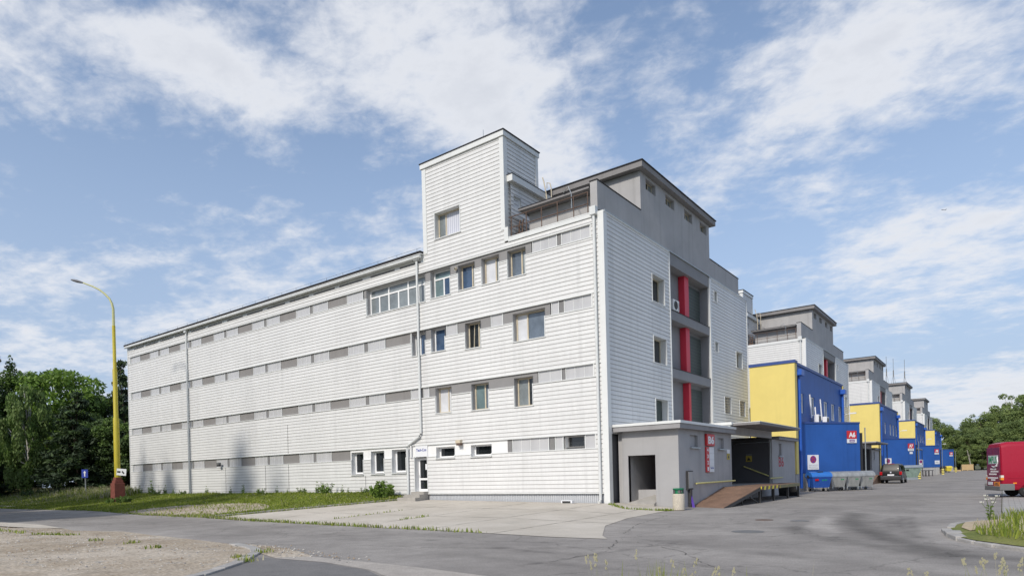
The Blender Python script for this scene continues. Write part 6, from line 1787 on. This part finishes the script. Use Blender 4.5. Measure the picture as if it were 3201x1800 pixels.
sheet('bank', bk, 'turf', lambda x, y: -.3, .05, 1.5)

# ================================================================== sky, sun, camera
EL, AZ = R(38), R(178)
w = bpy.data.worlds.new('World'); sc.world = w; w.use_nodes = True
N, L = w.node_tree.nodes, w.node_tree.links
bg = N['Background']; bg.inputs['Strength'].default_value = SKY_STRENGTH
sky = N.new('ShaderNodeTexSky'); sky.sky_type = 'NISHITA'; sky.sun_disc = False; sky.sun_elevation = EL; sky.sun_rotation = AZ
sky.altitude = 200; sky.air_density = 1.0; sky.dust_density = 1.2; sky.ozone_density = 1.4
tc = N.new('ShaderNodeTexCoord'); sep = N.new('ShaderNodeSeparateXYZ'); L.new(tc.outputs['Generated'], sep.inputs[0])
def mth(op, a, b=None, c=None, clamp=False):
    n = N.new('ShaderNodeMath'); n.operation = op; n.use_clamp = clamp
    for i, v in enumerate((a, b, c)):
        if v is None: continue
        if isinstance(v, (int, float)): n.inputs[i].default_value = v
        else: L.new(v, n.inputs[i])
    return n.outputs[0]
az = mth('ARCTAN2', sep.outputs['X'], sep.outputs['Y']); el = mth('ARCSINE', sep.outputs['Z'])
cb = N.new('ShaderNodeCombineXYZ'); L.new(az, cb.inputs[0]); L.new(el, cb.inputs[1])
BLOBS = [(-1.2, 0.531, 0.205, 0.044, -3.05, 0.3), (-1.021, 0.522, 0.137, 0.042, 2.991, 0.26), (-1.264, 0.468, 0.053, 0.035, 2.965, 0.2), (-0.864, 0.574, 0.114, 0.041, 2.974, 0.14), (-0.727, 0.581, 0.193, 0.09, 2.857, 0.34), (-0.656, 0.506, 0.125, 0.068, 2.614, 0.3), (-0.579, 0.44, 0.071, 0.047, 2.752, 0.14), (-0.103, 0.507, 0.167, 0.061, 2.966, 0.36), (-0.199, 0.467, 0.109, 0.044, -2.835, 0.26), (-0.321, 0.43, 0.092, 0.026, -2.756, 0.22), (-0.42, 0.531, 0.08, 0.043, -2.983, 0.16), (-0.212, 0.359, 0.086, 0.028, -2.855, 0.2), (-0.065, 0.287, 0.124, 0.039, -3.024, 0.3), (-0.024, 0.256, 0.097, 0.023, 3.077, 0.2), (-0.201, 0.404, 0.044, 0.031, -2.748, 0.1), (-1.097, 0.365, 0.043, 0.015, 2.842, 0.2), (-0.961, 0.345, 0.065, 0.022, 2.8, 0.22), (-1.039, 0.266, 0.123, 0.02, -2.74, 0.18), (-1.261, 0.256, 0.107, 0.023, -2.907, 0.18), (-1.299, 0.186, 0.052, 0.019, -3.02, 0.15), (-1.115, 0.223, 0.083, 0.015, -2.848, 0.15), (-1.218, 0.149, 0.142, 0.02, -3.025, 0.14), (-0.823, 0.379, 0.102, 0.047, -2.763, 0.14), (-0.088, 0.19, 0.132, 0.018, 3.103, 0.2), (-0.027, 0.083, 0.121, 0.03, -3.131, 0.36), (-0.145, 0.114, 0.089, 0.021, -3.141, 0.18), (0.02, 0.097, 0.029, 0.025, 1.402, 0.25), (-0.293, 0.274, 0.042, 0.022, -3.131, 0.14), (-0.454, 0.595, 0.087, 0.046, 2.977, -0.1), (-1.167, 0.396, 0.167, 0.041, -2.983, -0.22), (-0.926, 0.409, 0.152, 0.056, -3.074, -0.16), (-0.329, 0.54, 0.07, 0.05, 1.035, -0.1), (-0.493, 0.479, 0.055, 0.052, 2.265, -0.12), (-0.063, 0.382, 0.097, 0.036, 3.11, -0.28), (-0.255, 0.316, 0.066, 0.058, 2.233, -0.2), (-0.966, 0.576, 0.046, 0.027, 3.021, -0.1), (-0.089, 0.149, 0.103, 0.025, 3.109, -0.18), (-1.248, 0.323, 0.137, 0.027, -2.978, -0.12)]
field = None
for a, e, ra, re, rot, amp in BLOBS:
    mp = N.new('ShaderNodeMapping'); mp.vector_type = 'TEXTURE'
    mp.inputs['Location'].default_value = (a, e, 0); mp.inputs['Rotation'].default_value = (0, 0, rot); mp.inputs['Scale'].default_value = (ra, re, 1)
    L.new(cb.outputs[0], mp.inputs['Vector'])
    dp = N.new('ShaderNodeVectorMath'); dp.operation = 'DOT_PRODUCT'; L.new(mp.outputs[0], dp.inputs[0]); L.new(mp.outputs[0], dp.inputs[1])
    ex = mth('EXPONENT', mth('MULTIPLY', dp.outputs['Value'], -1.0))
    field = mth('MULTIPLY', ex, amp * .8) if field is None else mth('MULTIPLY_ADD', ex, amp * .8, field)
# cloud layer coordinates: a flat layer seen from below
dz = mth('ADD', mth('MAXIMUM', sep.outputs['Z'], 0.0), .16)
pc = N.new('ShaderNodeCombineXYZ'); L.new(mth('DIVIDE', sep.outputs['X'], dz), pc.inputs[0]); L.new(mth('DIVIDE', sep.outputs['Y'], dz), pc.inputs[1])
mpx = N.new('ShaderNodeMapping'); mpx.inputs['Rotation'].default_value = (0, 0, R(-28)); mpx.inputs['Scale'].default_value = (1.0, 1.2, 1); L.new(pc.outputs[0], mpx.inputs[0])
n1 = N.new('ShaderNodeTexNoise'); n1.inputs['Scale'].default_value = 2.7; n1.inputs['Detail'].default_value = 9; n1.inputs['Roughness'].default_value = .58; n1.inputs['Distortion'].default_value = .35; L.new(mpx.outputs[0], n1.inputs['Vector'])
n2 = N.new('ShaderNodeTexNoise'); n2.inputs['Scale'].default_value = 8.5; n2.inputs['Detail'].default_value = 6; n2.inputs['Roughness'].default_value = .6; n2.inputs['Distortion'].default_value = .2; L.new(mpx.outputs[0], n2.inputs['Vector'])
n3 = N.new('ShaderNodeTexNoise'); n3.inputs['Scale'].default_value = 20; n3.inputs['Detail'].default_value = 5; n3.inputs['Roughness'].default_value = .62; n3.inputs['Distortion'].default_value = .4; L.new(mpx.outputs[0], n3.inputs['Vector'])
dens = mth('ADD', mth('ADD', mth('ADD', mth('MULTIPLY', n1.outputs[0], 1.0), mth('MULTIPLY', n2.outputs[0], .64)), mth('MULTIPLY', n3.outputs[0], .36)), field)
def rng(s, lo, hi, a=0., b=1., smooth=True):
    n = N.new('ShaderNodeMapRange'); n.interpolation_type = 'SMOOTHSTEP' if smooth else 'LINEAR'
    for k, v in (('From Min', lo), ('From Max', hi), ('To Min', a), ('To Max', b)): n.inputs[k].default_value = v
    L.new(s, n.inputs[0]); return n.outputs[0]
cover = rng(dens, .90, 1.38, 0, .93)
cv = mth('MULTIPLY', cover, rng(sep.outputs['Z'], -.02, .03))
thick = rng(dens, 1.2, 1.7)
cc = N.new('ShaderNodeMix'); cc.data_type = 'RGBA'; cc.inputs['A'].default_value = CLOUD_EDGE; cc.inputs['B'].default_value = CLOUD_CORE; L.new(thick, cc.inputs['Factor'])
# thin veil that whitens the low sky
veil = rng(sep.outputs['Z'], .0, .62, .92, .16)
m0 = N.new('ShaderNodeMix'); m0.data_type = 'RGBA'; L.new(sky.outputs[0], m0.inputs['A']); m0.inputs['B'].default_value = VEIL; L.new(veil, m0.inputs['Factor'])
mx = N.new('ShaderNodeMix'); mx.data_type = 'RGBA'; L.new(m0.outputs['Result'], mx.inputs['A']); L.new(cc.outputs['Result'], mx.inputs['B']); L.new(cv, mx.inputs['Factor'])
L.new(mx.outputs['Result'], bg.inputs['Color'])

sl = bpy.data.lights.new('sun', 'SUN'); sl.energy = SUN; sl.angle = R(4); sl.color = (1, .935, .83)
so = bpy.data.objects.new('sun', sl); COL.objects.link(so)
d = Vector((math.sin(AZ) * math.cos(EL), math.cos(AZ) * math.cos(EL), math.sin(EL)))
so.rotation_euler = d.to_track_quat('Z', 'Y').to_euler(); so.location = (0, -60, 60)

cd = bpy.data.cameras.new('camera'); co = bpy.data.objects.new('camera', cd); COL.objects.link(co); sc.camera = co
cd.sensor_width = 36; cd.lens = 2032.5 / 3201 * 36; cd.shift_y = (1487.4 - 900) / 3201; cd.clip_end = 4000; cd.clip_start = .1
pitch, roll = -.0011, .0248
F_ = Vector((-math.sin(yaw) * math.cos(pitch), math.cos(yaw) * math.cos(pitch), math.sin(pitch))); U_ = Rv.cross(F_)
Xc = Rv * math.cos(roll) - U_ * math.sin(roll); Yc = Rv * math.sin(roll) + U_ * math.cos(roll)
co.matrix_world = Matrix(((Xc.x, Yc.x, -F_.x, C0.x), (Xc.y, Yc.y, -F_.y, C0.y), (Xc.z, Yc.z, -F_.z, C0.z), (0, 0, 0, 1)))
vs = sc.view_settings; sc.display_settings.display_device = 'sRGB'
vs.view_transform = 'Standard'; vs.look = 'None'; vs.exposure = EXPOSURE; vs.gamma = 1
sc.cycles.max_bounces = 6; sc.cycles.diffuse_bounces = 3; sc.cycles.transparent_max_bounces = 4; sc.cycles.use_denoising = True
